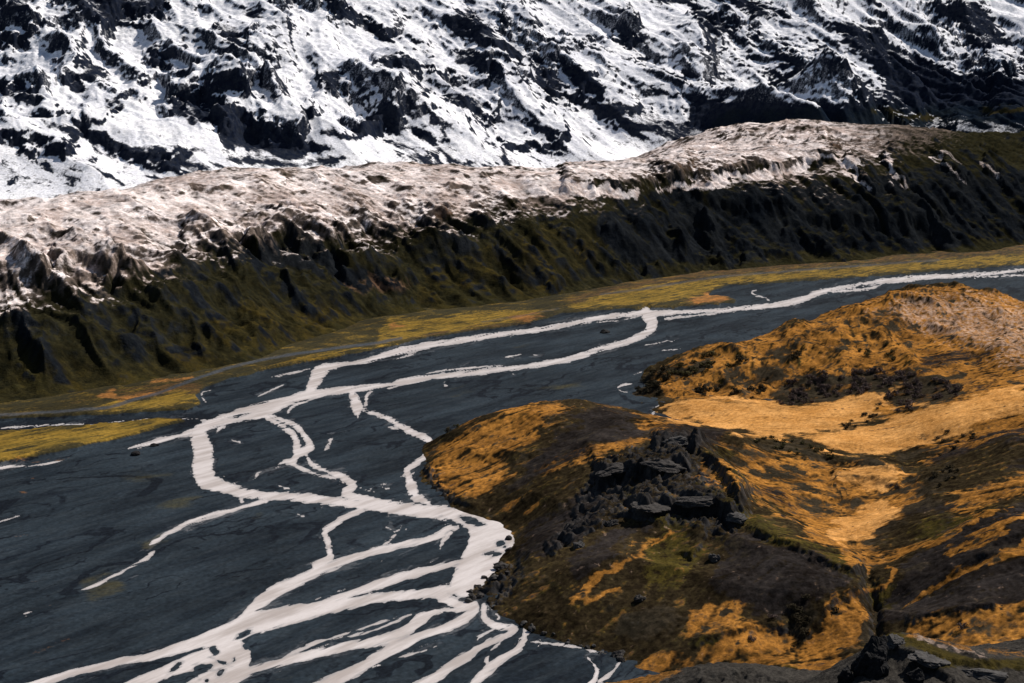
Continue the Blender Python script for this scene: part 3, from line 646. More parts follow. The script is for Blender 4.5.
w_ = fbm(X / 6, Y / 6, 3, .6, 97) * 6; wpx = px + w_; wpy = py + w_ * .4
co_ = fbm(X / 9, Y / 9, 4, .55, 98); fi_ = fbm(X / 2.2, Y / 2.2, 3, .6, 99)
gold = np.clip(sample(paint([[(600,672),(650,660),(690,668),(640,690),(560,720)]], [(3,(905,634),(940,640),(970,650)),(3,(985,650),(1024,654),(1100,658))], 3), wpx, wpy) * .9 + co_ * .5 + fi_ * .3 - .12, 0, 1)
olive = np.clip(sample(paint([], [(6,(880,636),(910,640),(945,655),(980,664),(1040,664)),(4,(930,668),(960,662)),(4,(880,628),(895,632))], 3), wpx, wpy) + co_ * .4 + fi_ * .3 - .1, 0, 1)
pale = np.clip(sample(paint([], [(3,(915,636),(940,645),(965,652),(985,656))], 2), wpx, wpy) * .9 + fi_ * .9 - .2, 0, 1)
dk = np.clip(co_ * .9 + .1 + fi_ * .3, 0, 1)
M_SPUR = cover_material('spur_ground', ((.034, .031, .028), (.060, .055, .048)), [('dark', (.022, .021, .020), (.035, .031, .027)), ('olive', (.060, .046, .013), (.038, .032, .014)), ('gold', (.24, .11, .03), (.15, .075, .022)), ('pale', (.26, .20, .16), (.17, .13, .11))], .7, .5, (.8, .4))
grid_mesh('foreground_hill', fg, z, M_SPUR, dict(dark=dk, olive=olive, gold=gold, pale=pale, tone=np.clip(.85 + co_ * .5 + fi_ * .4, .35, 1.5)))
z_f = z; FP = proj(fg.X, fg.Y, z_f); FV = visible(FP[1], .5)
def spur_hit(pxq, pyq):
    d = np.where(FV, np.hypot(FP[0] - pxq, FP[1] - pyq), 1e9); k = np.unravel_index(np.argmin(d), d.shape)
    return float(fg.X[k]), float(fg.Y[k]), float(z_f[k])

# ================================================================== SNOW DUSTED RIDGE ACROSS THE RIVER
rp = mound(
 (-200,445,1282),(-100,430,1345),(0,412,1415),(100,396,1497),(200,377,1600),(300,347,1805),(372,323,2008),(440,315,2085),(500,308,2158),(560,299,2270),(600,291,2355),(640,282,2480),(700,275,2590),(800,267,2720),(900,257,2900),(1024,247,3110),(1150,236,3350),
 (-200,340,1480),(-100,330,1540),(0,310,1590),(100,305,1665),(200,290,1790),(250,260,1960),(300,255,2080),(400,250,2250),(480,240,2330),(560,240,2425),(620,235,2530),(700,228,2735),(780,220,2860),(850,210,2985),(930,205,3120),(1024,208,3260),(1120,215,3420),
 (-200,240,1820),(-100,232,1870),(0,225,1880),(100,222,1990),(200,210,2150),(300,200,2330),(400,205,2430),(480,200,2520),(560,200,2580),(640,188,2720),(700,179,2900),(770,168,3030),(842,155,3180),(880,158,3260),(930,150,3340),(985,160,3390),(1024,176,3420),(1100,200,3470),
 (-200,212,2050),(-100,208,2080),(0,205,2080),(60,202,2120),(120,194,2200),(180,176,2400),(250,168,2500),(330,167,2600),(400,165,2760),(480,170,2900),(560,168,3100),(620,164,3250),(700,152,3500),(780,146,3520),(860,143,3520),(690,142,3800),(720,127,3920),(800,124,3960),(880,131,3960),(950,134,3940),(1024,134,3940),(1150,131,3940),(1250,130,3940),
 (620,178,2950),(700,166,3200),(780,156,3350))
for px_, Y_, zz in ((-200,2500,60),(0,2500,70),(120,2650,80),(250,2900,110),(400,3150,120),(520,3400,130),(620,3650,150),(700,4330,120),(800,4380,130),(900,4380,130),(1024,4380,130),(1150,4380,130),(1280,4380,120),
                    (-200,1150,-14),(0,1270,-14),(100,1360,-14),(200,1450,-14),(300,1640,-14),(370,1850,-14),(440,1950,-12),(560,2130,-12),(640,2320,-12),(760,2530,-12),(900,2750,-12),(1024,2950,-12),(1150,3180,-12)):
    rp.append(((px_ - 512) / FPX * (Y_ * CP + CH * SP), Y_, zz))
rg = Grid(-230, 1250, 1250, np.r_[np.linspace(1120, 3500, 800), np.linspace(3508, 4400, 110)])
X, Y = rg.X, rg.Y
z0 = rg.lowres(tps(rp), 6); gx, gy = rg.grad(z0); slope0 = np.hypot(gx, gy)
px, py = proj(X, Y, z0); vis = visible(py, 4)
st1 = streak(X, Y, gx, gy, 34, 260, 13, 101, 2); st2 = streak(X, Y, gx, gy, 10, 90, 11, 102, 2)
z = z0.copy(); up = ss(0, 25, z0)
top = ss(120, 170, z0)
z += up * (fbm(X / 260, Y / 260, 3, .5, 103) * 10 + (ridged(X / 150, Y / 150, 3, .45, 104) - .45) * 12 + fbm(X / 30, Y / 30, 4, .5, 105) * 1.4)
a2 = X * .8 + Y * .6 + fbm(X / 120, Y / 120, 3, .5, 116) * 30; b2 = -X * .6 + Y * .8
z += up * (1 - top) * ss(620, 500, px) * ((ridged(a2 / 125, b2 / 420, 3, .45, 117) - .4) * 24 + (ridged(a2 / 50, b2 / 170, 3, .45, 118) - .4) * 7)
z += up * (1 - top) * ss(550, 700, px) * (ridged(X / 95 + Y / 260, Y / 420 - X / 500, 3, .5, 115) - .4) * 26
z += up * (1 - .6 * top) * (st1 * 2.2 * ss(.1, .4, slope0) + st2 * .3)
hum = ss(0, 1, sample(paint([[(-300,200),(0,200),(190,172),(400,162),(560,166),(560,215),(420,235),(250,250),(0,250),(-300,250)]], soft=10), px, py))
z += hum * ((ridged(X / 48, Y / 48, 4, .5, 106) - .45) * 3.6 + fbm(X / 12, Y / 12, 3, .5, 107) * .6)
mor = sample(paint([[(690,150),(720,125),(880,135),(1024,130),(1250,120),(1250,190),(1024,165),(930,150),(840,148)]], soft=8), px, py)
z += mor * ((ridged(X / 60, Y / 60, 4, .55, 108) - .4) * 14)
jag = (fbm(X / 40, Y / 40, 4, .6, 109) * 14, fbm(X / 40, Y / 40, 4, .6, 110) * 7)
scarps(z, px, py, vis, [
 (31.2, 22, 8, (255,252),(265,240),(282,236),(300,244),(318,252),(340,262)),
 (18, 18, 8, (340,278),(365,266),(392,270),(408,288)),
 (16.8, 18, 8, (-40,262),(0,262),(30,268),(50,276)), (21.6, 18, 8, (52,262),(75,256),(100,262),(112,276)),
 (14.4, 14, 8, (110,285),(150,268),(185,262),(215,258)), (12, 14, 8, (150,300),(180,290),(215,285),(240,290)),
 (12, 14, 8, (0,320),(50,330),(100,345),(150,350)), (9.6, 12, 8, (180,232),(215,224),(245,236)), (9.6, 12, 7, (420,222),(450,212),(480,220),(500,226)),
 (10.8, 14, 8, (410,246),(440,240),(470,252),(500,258)),
 (21, 26, 4, (650,190),(690,182),(720,178),(760,170),(800,163),(843,155)),
 (15, 12, 3, (842,156),(850,168),(868,182),(880,196)),(15, 12, 3, (880,156),(892,172),(905,188)),(13.5, 10, 3, (935,150),(948,165),(965,182)),(13.5, 10, 3, (985,158),(998,172),(1015,190)),
 (24, 30, 5, (690,200),(740,206),(800,212),(850,222),(905,225),(960,214)),
 (13.5, 9, 5, (560,225),(590,250),(615,268),(640,282)),(13.5, 9, 5, (630,215),(660,235),(700,255),(735,268)),(13.5, 9, 5, (700,215),(740,236),(780,258)),(10.5, 8, 5, (780,230),(820,245),(850,258)),(12, 9, 5, (500,240),(520,262),(545,280),(560,292)),
 (-13.5, 9, 9, (590,225),(620,245),(650,270)),(-13.5, 9, 9, (665,215),(700,235),(745,262)),
 (15, 30, 6, (560,188),(600,186),(650,187),(700,178)),
], jag)
gx1, gy1 = rg.grad(z); slope = np.hypot(gx1, gy1)
px, py = proj(X, Y, z)
wn = fbm(X / 70, Y / 70, 4, .6, 111); wn2 = fbm(X / 14, Y / 14, 3, .6, 112)
wpx = px + wn * 26; wpy = py + fbm(X / 70, Y / 70, 4, .6, 113) * 14 + wn2 * 3
S = lambda polys=(), strokes=(), soft=2: sample(paint(polys, strokes, soft), wpx, wpy)
sn = S([[(-300,180),(0,180),(180,165),(400,155),(560,160),(700,120),(990,112),(950,140),(842,160),(720,182),(640,192),(590,200),(520,212),(440,228),(400,240),(340,248),(250,250),(150,258),(200,268),(130,290),(60,300),(0,306),(-300,316)]], [(8,(770,172),(800,185),(840,205)),(8,(860,170),(890,190))], 22)
drift = S([[(640,190),(700,180),(760,170),(842,154),(845,158),(770,176),(720,186),(660,192)],[(500,180),(560,184),(640,188),(640,196),(560,198),(500,190)]], [(3,(843,156),(855,170),(875,190)),(3,(882,158),(895,174),(908,190)),(2.5,(938,152),(950,168),(966,184)),(2.5,(987,160),(1000,176))], 2)
rg2 = ridged(X / 55, Y / 40, 5, .6, 114)
snow = np.clip(sn * 1.15 - .22 + wn * .35 + wn2 * .55 + st2 * .07 - (rg2 - .45) * .7 + drift * .7 - ss(.3, .8, slope) * .75, 0, 1) * ss(.10, .38, sn)
snow = np.clip(snow * (1 - .9 * ss(800, 960, wpx + wn2 * 60) * (1 - np.clip(drift * 2, 0, 1))) + np.clip(drift - .25, 0, 1) * 1.0, 0, 1)
tone = np.clip(1 + wn * .5 + wn2 * .5 + st1 * .1 + st2 * .12, .4, 1.6)
dust = np.clip(sn * 1.5 - .25 + wn * .5 + wn2 * .45 + st2 * .12 - ss(.5, 1.0, slope) * .5, 0, 1)
tan = np.clip(S([[(380,215),(420,178),(520,182),(640,165),(700,150),(880,132),(890,146),(830,150),(700,170),(600,182),(520,200),(440,220)],[(340,275),(380,270),(420,290),(380,295)]], (), 6) * .8 + wn * .5 + wn2 * .3 - .1, 0, 1)
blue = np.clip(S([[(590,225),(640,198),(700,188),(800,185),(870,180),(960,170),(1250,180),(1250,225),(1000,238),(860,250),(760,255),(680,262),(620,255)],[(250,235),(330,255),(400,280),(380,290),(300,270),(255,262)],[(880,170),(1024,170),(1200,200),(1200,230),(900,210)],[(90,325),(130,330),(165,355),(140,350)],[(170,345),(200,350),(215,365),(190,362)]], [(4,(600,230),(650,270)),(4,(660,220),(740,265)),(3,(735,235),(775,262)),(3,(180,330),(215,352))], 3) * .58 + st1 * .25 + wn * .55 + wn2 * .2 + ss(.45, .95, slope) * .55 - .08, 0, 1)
og = (1 - .75 * ss(820, 950, wpx) * ss(215, 180, py)) * (1 - .3 * ss(590, 760, wpx)) * np.clip(S([[(380,320),(440,260),(560,215),(640,220),(560,300),(440,316)],[(0,412),(0,330),(120,370),(250,300),(340,300),(380,325),(300,350),(200,380)],[(700,260),(850,240),(1024,225),(1024,247),(800,266)]], (), 8) * .55 + wn * .5 + st1 * .12 + wn2 * .3 - .02, 0, 1)
M_RIDGE = cover_material('ridge_ground', ((.014, .014, .008), (.025, .022, .010)), [
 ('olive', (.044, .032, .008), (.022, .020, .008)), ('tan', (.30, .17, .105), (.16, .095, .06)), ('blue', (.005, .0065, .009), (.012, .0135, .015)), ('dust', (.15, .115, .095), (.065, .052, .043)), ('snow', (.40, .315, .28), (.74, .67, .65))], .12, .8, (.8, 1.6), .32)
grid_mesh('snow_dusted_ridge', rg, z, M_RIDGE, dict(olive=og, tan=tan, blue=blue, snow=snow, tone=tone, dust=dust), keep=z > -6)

# ================================================================== SNOW MOUNTAINS
mp = []
def mrow(px, l): 
    for py, Y in l: mp.append(P(px, py, Y))
mrow(-250, [(215,2750),(150,3050),(90,3400),(40,3750),(-10,4150),(-70,4600),(-130,5100)])
mrow(0,   [(212,2800),(160,3100),(100,3500),(50,3850),(0,4250),(-60,4700),(-130,5250)])
mrow(200, [(200,2950),(160,3180),(100,3600),(50,3980),(0,4380),(-60,4850),(-130,5400)])
mrow(400, [(185,3350),(140,3560),(90,3900),(50,4230),(0,4700),(-60,5200),(-130,5750)])
mrow(560, [(175,3800),(140,3980),(90,4350),(50,4700),(0,5200),(-60,5700),(-130,6200)])
mrow(700, [(160,4150),(125,4350),(95,4600),(50,5150),(0,5700),(-60,6250),(-130,6800)])
mrow(850, [(140,4500),(112,4720),(95,4950),(50,5600),(0,6250),(-60,6850),(-130,7400)])
mrow(1000,[(132,4700),(112,5100),(95,5500),(50,6150),(0,6800),(-60,7400),(-130,8000)])
mrow(1150,[(130,4900),(112,5300),(90,5700),(40,6300),(-10,6900),(-70,7500),(-140,8100)])
mrow(1350,[(125,5200),(100,5600),(70,6100),(20,6700),(-40,7300),(-100,7900)])
for px_, Y_, zz in ((-250,2400,20),(0,2450,30),(200,2600,50),(400,2950,80),(560,3350,110),(700,3650,120),(850,4000,150),(1000,4150,150),(1200,4300,140),(560,2700,-60),(700,2900,-60),(850,3150,-60),(1000,3350,-60),(1200,3500,-60),(1350,3600,-60),(1350,4500,120)):
    mp.append(((px_ - 512) / FPX * (Y_ * CP + CH * SP), Y_, zz))
mg = Grid(-260, 1280, 1250, np.r_[np.linspace(2450, 6200, 850), np.linspace(6210, 8200, 200)])
X, Y = mg.X, mg.Y
z0 = mg.lowres(tps(mp), 6); gx, gy = mg.grad(z0)
px, py = proj(X, Y, z0); vis = visible(py, 4)
A_ = X * .86 + Y * .5 + fbm(X / 300, Y / 300, 3, .5, 119) * 60; B_ = -X * .5 + Y * .86
z = z0.copy(); up = ss(60, 330, z0) * .9 + .1
foot = ss(150, 330, z0) * .75 + .25
st1 = streak(X, Y, gx, gy, 38, 420, 13, 141, 3); st2 = streak(X, Y, gx + .12, gy, 16, 170, 11, 142, 2)
z += up * ((ridged(A_ / 420, B_ / 1100, 3, .5, 121) - .45) * 85 + fbm(A_ / 190, B_ / 480, 3, .5, 122) * 24)
jag = (fbm(X / 70, Y / 70, 4, .6, 129) * 16, fbm(X / 70, Y / 70, 4, .6, 130) * 9)
scarps(z, px, py, vis, [
(34, 40, 20, (555,30),(590,62),(625,85),(670,100),(720,104),(780,112),(840,112)),
 (45, 30, 14, (740,20),(790,35),(840,60),(880,85),(930,100)),
 (70, 30, 14, (930,-10),(960,20),(985,50),(1010,80)),
 (-70, 26, 26, (700,70),(760,82),(830,95),(900,105),(960,108)),
 (-50, 22, 22, (870,30),(905,55),(940,80),(1000,100)),
 (45, 30, 6, (0,40),(25,30),(60,24),(95,22),(110,30)), (40, 26, 6, (50,12),(90,6),(130,8),(165,14)),
 (55, 30, 6, (170,100),(185,98),(210,94),(235,102),(250,108)),(50, 28, 6, (215,128),(240,118),(265,124),(290,132),(305,142)),
 (38, 20, 5, (352,132),(365,118),(385,108),(402,110)),(30, 20, 5, (330,14),(350,8),(375,18),(395,30)),
 (28, 18, 5, (270,4),(300,-4),(320,6)),(24, 16, 4, (375,60),(395,56),(420,64)),(30, 20, 5, (430,64),(450,58),(475,66),(492,72)),
 (28, 18, 5, (500,20),(520,30),(545,52),(560,66)),(24, 14, 4, (615,36),(625,34),(636,40)),(30, 18, 5, (690,14),(715,22),(740,30)),
 (20, 14, 4, (150,55),(165,48),(180,56)),(22, 14, 4, (60,82),(85,76),(110,84),(125,92)),(22, 14, 4, (0,90),(20,84),(40,94)),
 (26, 16, 5, (-20,150),(20,146),(50,152),(75,160)),(24, 16, 5, (60,128),(100,136),(140,152),(190,164)),(22, 14, 4, (0,120),(30,118),(60,128)),
 (24, 16, 4, (100,42),(120,60),(150,78)),(20, 14, 4, (215,30),(240,38),(255,46)),(22, 14, 4, (320,80),(338,76),(350,84)),(18, 12, 4, (250,60),(262,58),(275,66)),
 (24, 16, 4, (520,72),(545,70),(570,80),(590,90)),(22, 14, 4, (560,56),(600,52),(640,62)),(20, 14, 4, (440,96),(470,92),(500,100)),(22, 14, 4, (500,140),(530,132),(570,140)),
 (20, 12, 4, (640,70),(660,64),(690,72)),(16, 16, 8, (690,100),(730,100),(780,108),(820,104)),
], jag)
rr = ridged(A_ / 120, B_ / 330, 4, .5, 123)
rocky = np.clip(sample(paint([[(-100,45),(0,45),(60,20),(160,10),(330,8),(330,-100),(-100,-100)],[(150,60),(260,60),(330,100),(320,150),(200,140),(150,110)],[(330,90),(420,90),(510,110),(600,150),(500,170),(340,140)],[(420,-20),(520,-20),(530,40),(600,60),(560,100),(470,80)],[(680,-20),(760,-20),(800,30),(740,50)],[(860,0),(960,-20),(1000,50),(960,70),(880,40)],[(-100,110),(60,115),(180,160),(190,190),(-100,205)]], (), 22), px, py) * 1.1, 0, 1)
z += up * foot * ((ridged(A_ / 230, B_ / 620, 3, .4, 128) - .42) * 40 + (rr - .42) * (9 + 16 * rocky) + (ridged(A_ / 46, B_ / 120, 4, .5, 124) - .42) * (1.5 + 5 * rocky) + fbm(A_ / 18, B_ / 45, 3, .5, 125) * (.25 + .8 * rocky) + st1 * 2.0)
# broken benches of lava
tilt = z + X * .26 + fbm(X / 300, Y / 300, 3, .5, 126) * 40
step = 46.0; ph = tilt / step; fr = ph - np.floor(ph)
ter = (np.floor(ph) + ss(.55, 1.0, fr)) * step
amt = up * foot * ss(.1, .42, fbm(X / 240, Y / 300, 3, .5, 127)) * (.3 + .7 * rocky)
z += (ter - tilt) * amt * .7
gx1, gy1 = mg.grad(z); slope = np.hypot(gx1, gy1)
px, py = proj(X, Y, z)
wn = fbm(A_ / 100, B_ / 280, 4, .6, 131); wn2 = fbm(A_ / 20, B_ / 55, 4, .62, 132)
wpx = px + wn * 22; wpy = py + fbm(X / 120, Y / 120, 4, .6, 133) * 12
S = lambda polys=(), strokes=(), soft=2: sample(paint(polys, strokes, soft), wpx, wpy)
bare = S([[(690,125),(690,112),(760,118),(840,114),(930,106),(1250,60),(1250,200),(700,140)],[(860,95),(900,70),(960,90),(1250,60),(1250,120),(900,118)],[(560,100),(640,112),(700,120),(690,140),(640,128)]], (), 6)
sp = fbm(A_ / 34, B_ / 95, 5, .65, 134)
peb = ss(.22, .5, fbm(X / 9, Y / 24, 3, .6, 136)) * ss(-.05, .25, fbm(X / 150, Y / 300, 3, .5, 137))
wq = px + fbm(A_ / 60, B_ / 160, 5, .62, 138) * 15; wr = py + fbm(A_ / 60, B_ / 160, 5, .62, 139) * 9
crags = sample(paint([[(60,-20),(165,-20),(168,8),(120,28),(104,26),(80,10)],[(-60,-20),(40,-20),(30,8),(-60,14)],[(-40,28),(0,30),(25,33),(35,42),(20,47),(0,39),(-40,36)],[(72,55),(90,60),(115,76),(112,83),(85,75)],[(150,52),(160,44),(175,54),(170,63),(155,65)],[(62,82),(80,77),(92,89),(75,93)],[(-40,78),(0,81),(20,83),(42,97),(38,107),(15,101),(0,95)],[(100,97),(118,100),(122,110),(104,108)],
 [(172,98),(195,91),(225,99),(247,109),(242,126),(215,123),(190,125),(172,113)],[(213,128),(240,114),(270,124),(300,138),(322,149),(300,158),(250,154),(225,149)],[(350,134),(366,117),(385,106),(402,111),(399,123),(380,131),(360,139)],[(325,-5),(345,6),(365,18),(397,37),(385,42),(355,26),(335,14)],[(212,18),(226,24),(244,39),(241,49),(225,41)],[(235,8),(262,10),(266,19),(240,17)],[(318,70),(338,68),(347,80),(328,84)],[(378,55),(395,51),(422,61),(421,71),(400,69),(385,69)],[(448,50),(470,46),(500,66),(505,76),(480,74),(455,62)],[(440,20),(460,4),(485,22),(507,46),(470,42)],[(413,88),(430,84),(430,96)],[(445,94),(470,95),(492,106),(480,111),(450,103)],
 [(612,33),(625,29),(637,41),(622,48)],[(688,8),(710,11),(732,27),(726,34),(700,23)],[(712,-10),(770,4),(786,22),(752,15)],[(528,58),(545,65),(562,88),(556,99),(535,81)],[(563,68),(590,74),(600,92),(580,91)],[(502,44),(514,40),(522,56),(508,60)],[(768,48),(795,54),(804,72),(785,68)],[(690,96),(730,102),(780,107),(830,110),(872,102),(870,125),(690,125)],[(560,96),(600,103),(640,104),(660,112),(600,114)],
 [(828,18),(870,28),(910,53),(960,73),(1060,80),(1250,60),(1250,140),(940,116),(900,97),(880,72),(850,46)],[(930,0),(985,5),(1010,40),(985,50),(960,24)],[(640,-10),(700,-5),(690,6),(650,4)]],
 [(2.5,(45,122),(80,134),(120,150),(170,162),(205,168)),(2,(0,104),(35,116),(70,130),(100,136)),(1.3,(409,36),(425,54),(446,77)),(2,(100,140),(150,150),(200,152)),(2,(230,158),(290,165),(340,160)),(1.5,(390,140),(420,158),(440,166)),(1.5,(420,138),(450,156),(470,166)),(2,(498,148),(512,168)),(1.5,(640,58),(680,75),(720,88)),(2,(700,40),(740,60),(790,84)),(2,(800,30),(840,58),(870,86))], 2), wq, wr)
low = sample(paint([[(-100,120),(100,122),(230,150),(330,150),(480,128),(600,130),(720,118),(720,160),(500,185),(-100,220)]], (), 12), px, py)
snow = np.clip(1.38 + wn * .2 + wn2 * (.12 + .25 * rocky + .2 * low) - crags * (1.15 + sp * .9) - ss(.05, .45, sp) * (.06 + .34 * rocky + .6 * low) - low * .36 - peb * (.25 + .3 * rocky) - ss(.74, 1.2, slope) * 1.1 + st2 * .05 - bare * .85 - ss(300, 150, z) * .25, 0, 1)
valley = np.clip(S([[(700,175),(720,112),(860,108),(1250,95),(1250,150)]], (), 6) * 1.1 + wn * .3 - .05, 0, 1)
ol = np.clip(S([], [(3,(880,110),(915,116),(935,117)),(3,(985,112),(1020,108),(1060,110)),(2,(860,92),(900,102))], 3) * 1.2 + wn2 * .3, 0, 1) * valley
M_MTN = cover_material('mountain_ground', ((.008, .012, .024), (.021, .025, .036)), [
 ('valley', (.007, .012, .022), (.014, .019, .024)), ('olive', (.040, .032, .012), (.026, .024, .012)), ('snow', (.70, .71, .76), (.86, .86, .88))], .07, .8, (.7, 2.0), .27)
grid_mesh('snow_mountains', mg, z, M_MTN, dict(valley=valley, olive=ol, snow=snow, tone=np.clip(1 + wn * .12 + wn2 * .12, .7, 1.15)))

# ================================================================== ROCKS AND SHRUBS
import bmesh
def tag(o, label, cat, group=None):
    o['label'] = label; o['category'] = cat
    if group: o['group'] = group
    return o
def rock_material(name, c1, c2, sc):
    t = NT(name); a = t.noise(sc, 6, .65); b = t.noise(sc * 4, 4, .6)
    c = t.mix(t.range(a, .35, .65), c1, c2)
    t.bump(t.math('ADD', a, b), .7, .5 / (sc * 3)); return t.done(c, .9, .15)
M_BLACK = rock_material('black_lava', (.006, .006, .007), (.016, .015, .015), .5)
M_GREY = rock_material('grey_tuff', (.040, .038, .037), (.075, .070, .066), .4)
M_DARK = rock_material('dark_basalt', (.024, .022, .021), (.056, .050, .046), .5)
def rock_mesh(seed, sub, rough_=.35):
    bm = bmesh.new(); bmesh.ops.create_icosphere(bm, subdivisions=sub, radius=1)
    co = np.array([v.co[:] for v in bm.verts])
    rg_ = np.random.default_rng(seed)
    # cleft planes knock flat facets off the block, noise breaks the rest
    for k in range(9):
        n = rg_.normal(size=3); n /= np.linalg.norm(n); h = rg_.uniform(.55, .85)
        d = co @ n - h; co -= np.where(d > 0, d, 0)[:, None] * n[None] * .9
    a = fbm(co[:, 0] * 1.6 + seed, co[:, 1] * 1.6 + co[:, 2] * 1.1, 4, .55, seed); b = fbm(co[:, 2] * 2.5 + seed, co[:, 0] * 2.1 - co[:, 1], 4, .6, seed + 3)
    co *= (1 + rough_ * (a + b * .7))[:, None]
    for v, c_ in zip(bm.verts, co): v.co = c_
    me = bpy.data.meshes.new('rock'); bm.to_mesh(me); bm.free()
    return me
def rock(name, at, size, rot, mat, seed, label, cat='rock', group=None, sub=4, sink=.25, tilt=(0, 0)):
    me = rock_mesh(seed, sub); me.materials.append(mat); me.name = name
    o = bpy.data.objects.new(name, me); COL.objects.link(o)
    o.location = (at[0], at[1], at[2] + size[2] * (1 - 2 * sink)); o.scale = size; o.rotation_euler = (tilt[0], tilt[1], rot)
    return tag(o, label, cat, group)
def mpp(Y): return (Y * CP + CH * SP) / FPX      # metres per photo pixel
# foreground crag at the lower right edge
a = spur_hit(872, 672); rock('boulder', a, (6.6, 6.2, 9.5), .3, M_BLACK, 11, 'big black boulder at the left end of the foreground outcrop', 'boulder', sub=5, sink=.3, tilt=(-.15, .1))
a = spur_hit(846, 681); rock('boulder', a, (3.0, 3.0, 3.6), 1.0, M_BLACK, 12, 'small black boulder just left of the big black foreground boulder', 'boulder', sink=.3)
a = spur_hit(916, 680); rock('boulder', a, (3.6, 3.2, 3.6), 2.0, M_BLACK, 13, 'pointed black boulder right of the big black foreground boulder, at the bottom edge', 'boulder', sink=.3)
a = spur_hit(930, 662); rock('rock_slab', a, (8.5, 5.0, 2.2), .5, M_GREY, 14, 'broad grey rock slab behind the pointed foreground boulder', 'rock', sub=5, sink=.35, tilt=(.1, .18))
a = spur_hit(985, 676); rock('rock_slab', a, (10, 5.0, 2.0), .2, M_GREY, 15, 'grey rock slab at the bottom right corner of the view', 'rock', sub=5, sink=.4, tilt=(.12, .1))
a = spur_hit(893, 644); rock('rock_slab', a, (4.6, 4, 2.6), .2, M_GREY, 19, 'pale grey slab leaning on the right side of the big black boulder', 'rock', sub=5, sink=.4, tilt=(.1, .1))
# crag on the headland
for pxq, pyq, sz, rt, mt, sd, lb in (
  (616, 470, (16, 9, 3.6), .35, M_DARK, 21, 'left overhanging rock ledge near the top of the dark headland'),
  (664, 466, (15, 9, 3.6), -.15, M_DARK, 22, 'rock ledge of the headland crag beside the olive ridge, right of the left overhang'),
  (674, 442, (13, 8, 3.6), .1, M_GREY, 23, 'uppermost flat grey rock on the headland crag'),
  (650, 508, (14, 8, 3.2), .3, M_DARK, 24, 'lower left rock ledge over the bluish scree of the headland'),
  (700, 502, (16, 8, 3.4), -.2, M_DARK, 25, 'lower right rock ledge above the mossy patch of the headland'),
  (738, 518, (8, 6, 3.0), -.4, M_GREY, 26, 'pale rock at the right end of the lower headland ledge'),
  (612, 525, (6, 4, 4), .7, M_DARK, 27, 'broken rock rib beside the upper end of the bluish scree'),
  (578, 547, (4.6, 4, 4), .3, M_GREY, 28, 'lone grey boulder halfway down the shaded headland slope'),
  (714, 560, (4, 3.6, 5), .1, M_GREY, 29, 'grey rock knob at the left edge of the big brown scree'),
  (640, 600, (4, 3, 3), .6, M_DARK, 30, 'dark boulder on the lower shaded headland slope above the gravel')):
    a = hill_hit(pxq, pyq); rock('rock_outcrop', a, sz, rt, mt, sd, lb, 'rock', sink=.46, sub=5, tilt=(.12, .1 * (-1) ** sd))
# rocks at the water's edge
rr_ = random.Random(5)
def at_floor(pxq, pyq):
    x, y = G(pxq, pyq); return (float(x), float(y), 0.0)
k = 0
for q in range(20):
    tq = rr_.random(); pxq = 466 + 40 * tq + rr_.uniform(-5, 7); pyq = 602 - 36 * tq + rr_.uniform(-4, 6); r = rr_.choice((1.4, 1.8, 2.2, 2.8, 3.8))
    a = hill_hit(pxq, pyq) if q % 3 else at_floor(pxq, pyq)
    rock('boulder', a, (r * rr_.uniform(1.1, 1.7), r, r * .75), rr_.uniform(0, 3), M_DARK if q % 4 else M_GREY, 40 + k, 'dark boulder in the rocky point where the river narrows under the headland', 'boulder', 'boulders of the rocky point', sub=3, sink=.35); k += 1
for q in range(16):
    tq = rr_.random(); pxq = 512 + 108 * tq + rr_.uniform(-3, 3); pyq = 625 + 33 * tq + rr_.uniform(-6, 2); r = rr_.choice((.9, 1.2, 1.6, 2.4, 3.2))
    rock('boulder', hill_hit(pxq, pyq), (r * rr_.uniform(1.1, 1.7), r, r * .75), rr_.uniform(0, 3), M_DARK if q % 3 else M_GREY, 40 + k, 'boulder on the lower slope along the gravel shore at the foot of the headland', 'boulder', 'boulders along the headland shore', sub=3, sink=.38); k += 1
for pxq, pyq, r, lb in ((509,539,2.2,'upper dark rock standing in the widest pool of the river'),(509,551,2.4,'lower dark rock standing in the widest pool of the river'),(135,455,3.4,'larger dark mound on the gravel left of the river bend'),(155,446,2.6,'smaller dark mound on the gravel close to the river bend'),(605,333,4.5,'dark mound on the gravel between the two upper channels')):
    rock('boulder', at_floor(pxq, pyq), (r * 1.7, r * 1.3, r * .8), rr_.uniform(0, 3), M_BLACK, 40 + k, lb, 'rock', sub=3, sink=.3); k += 1

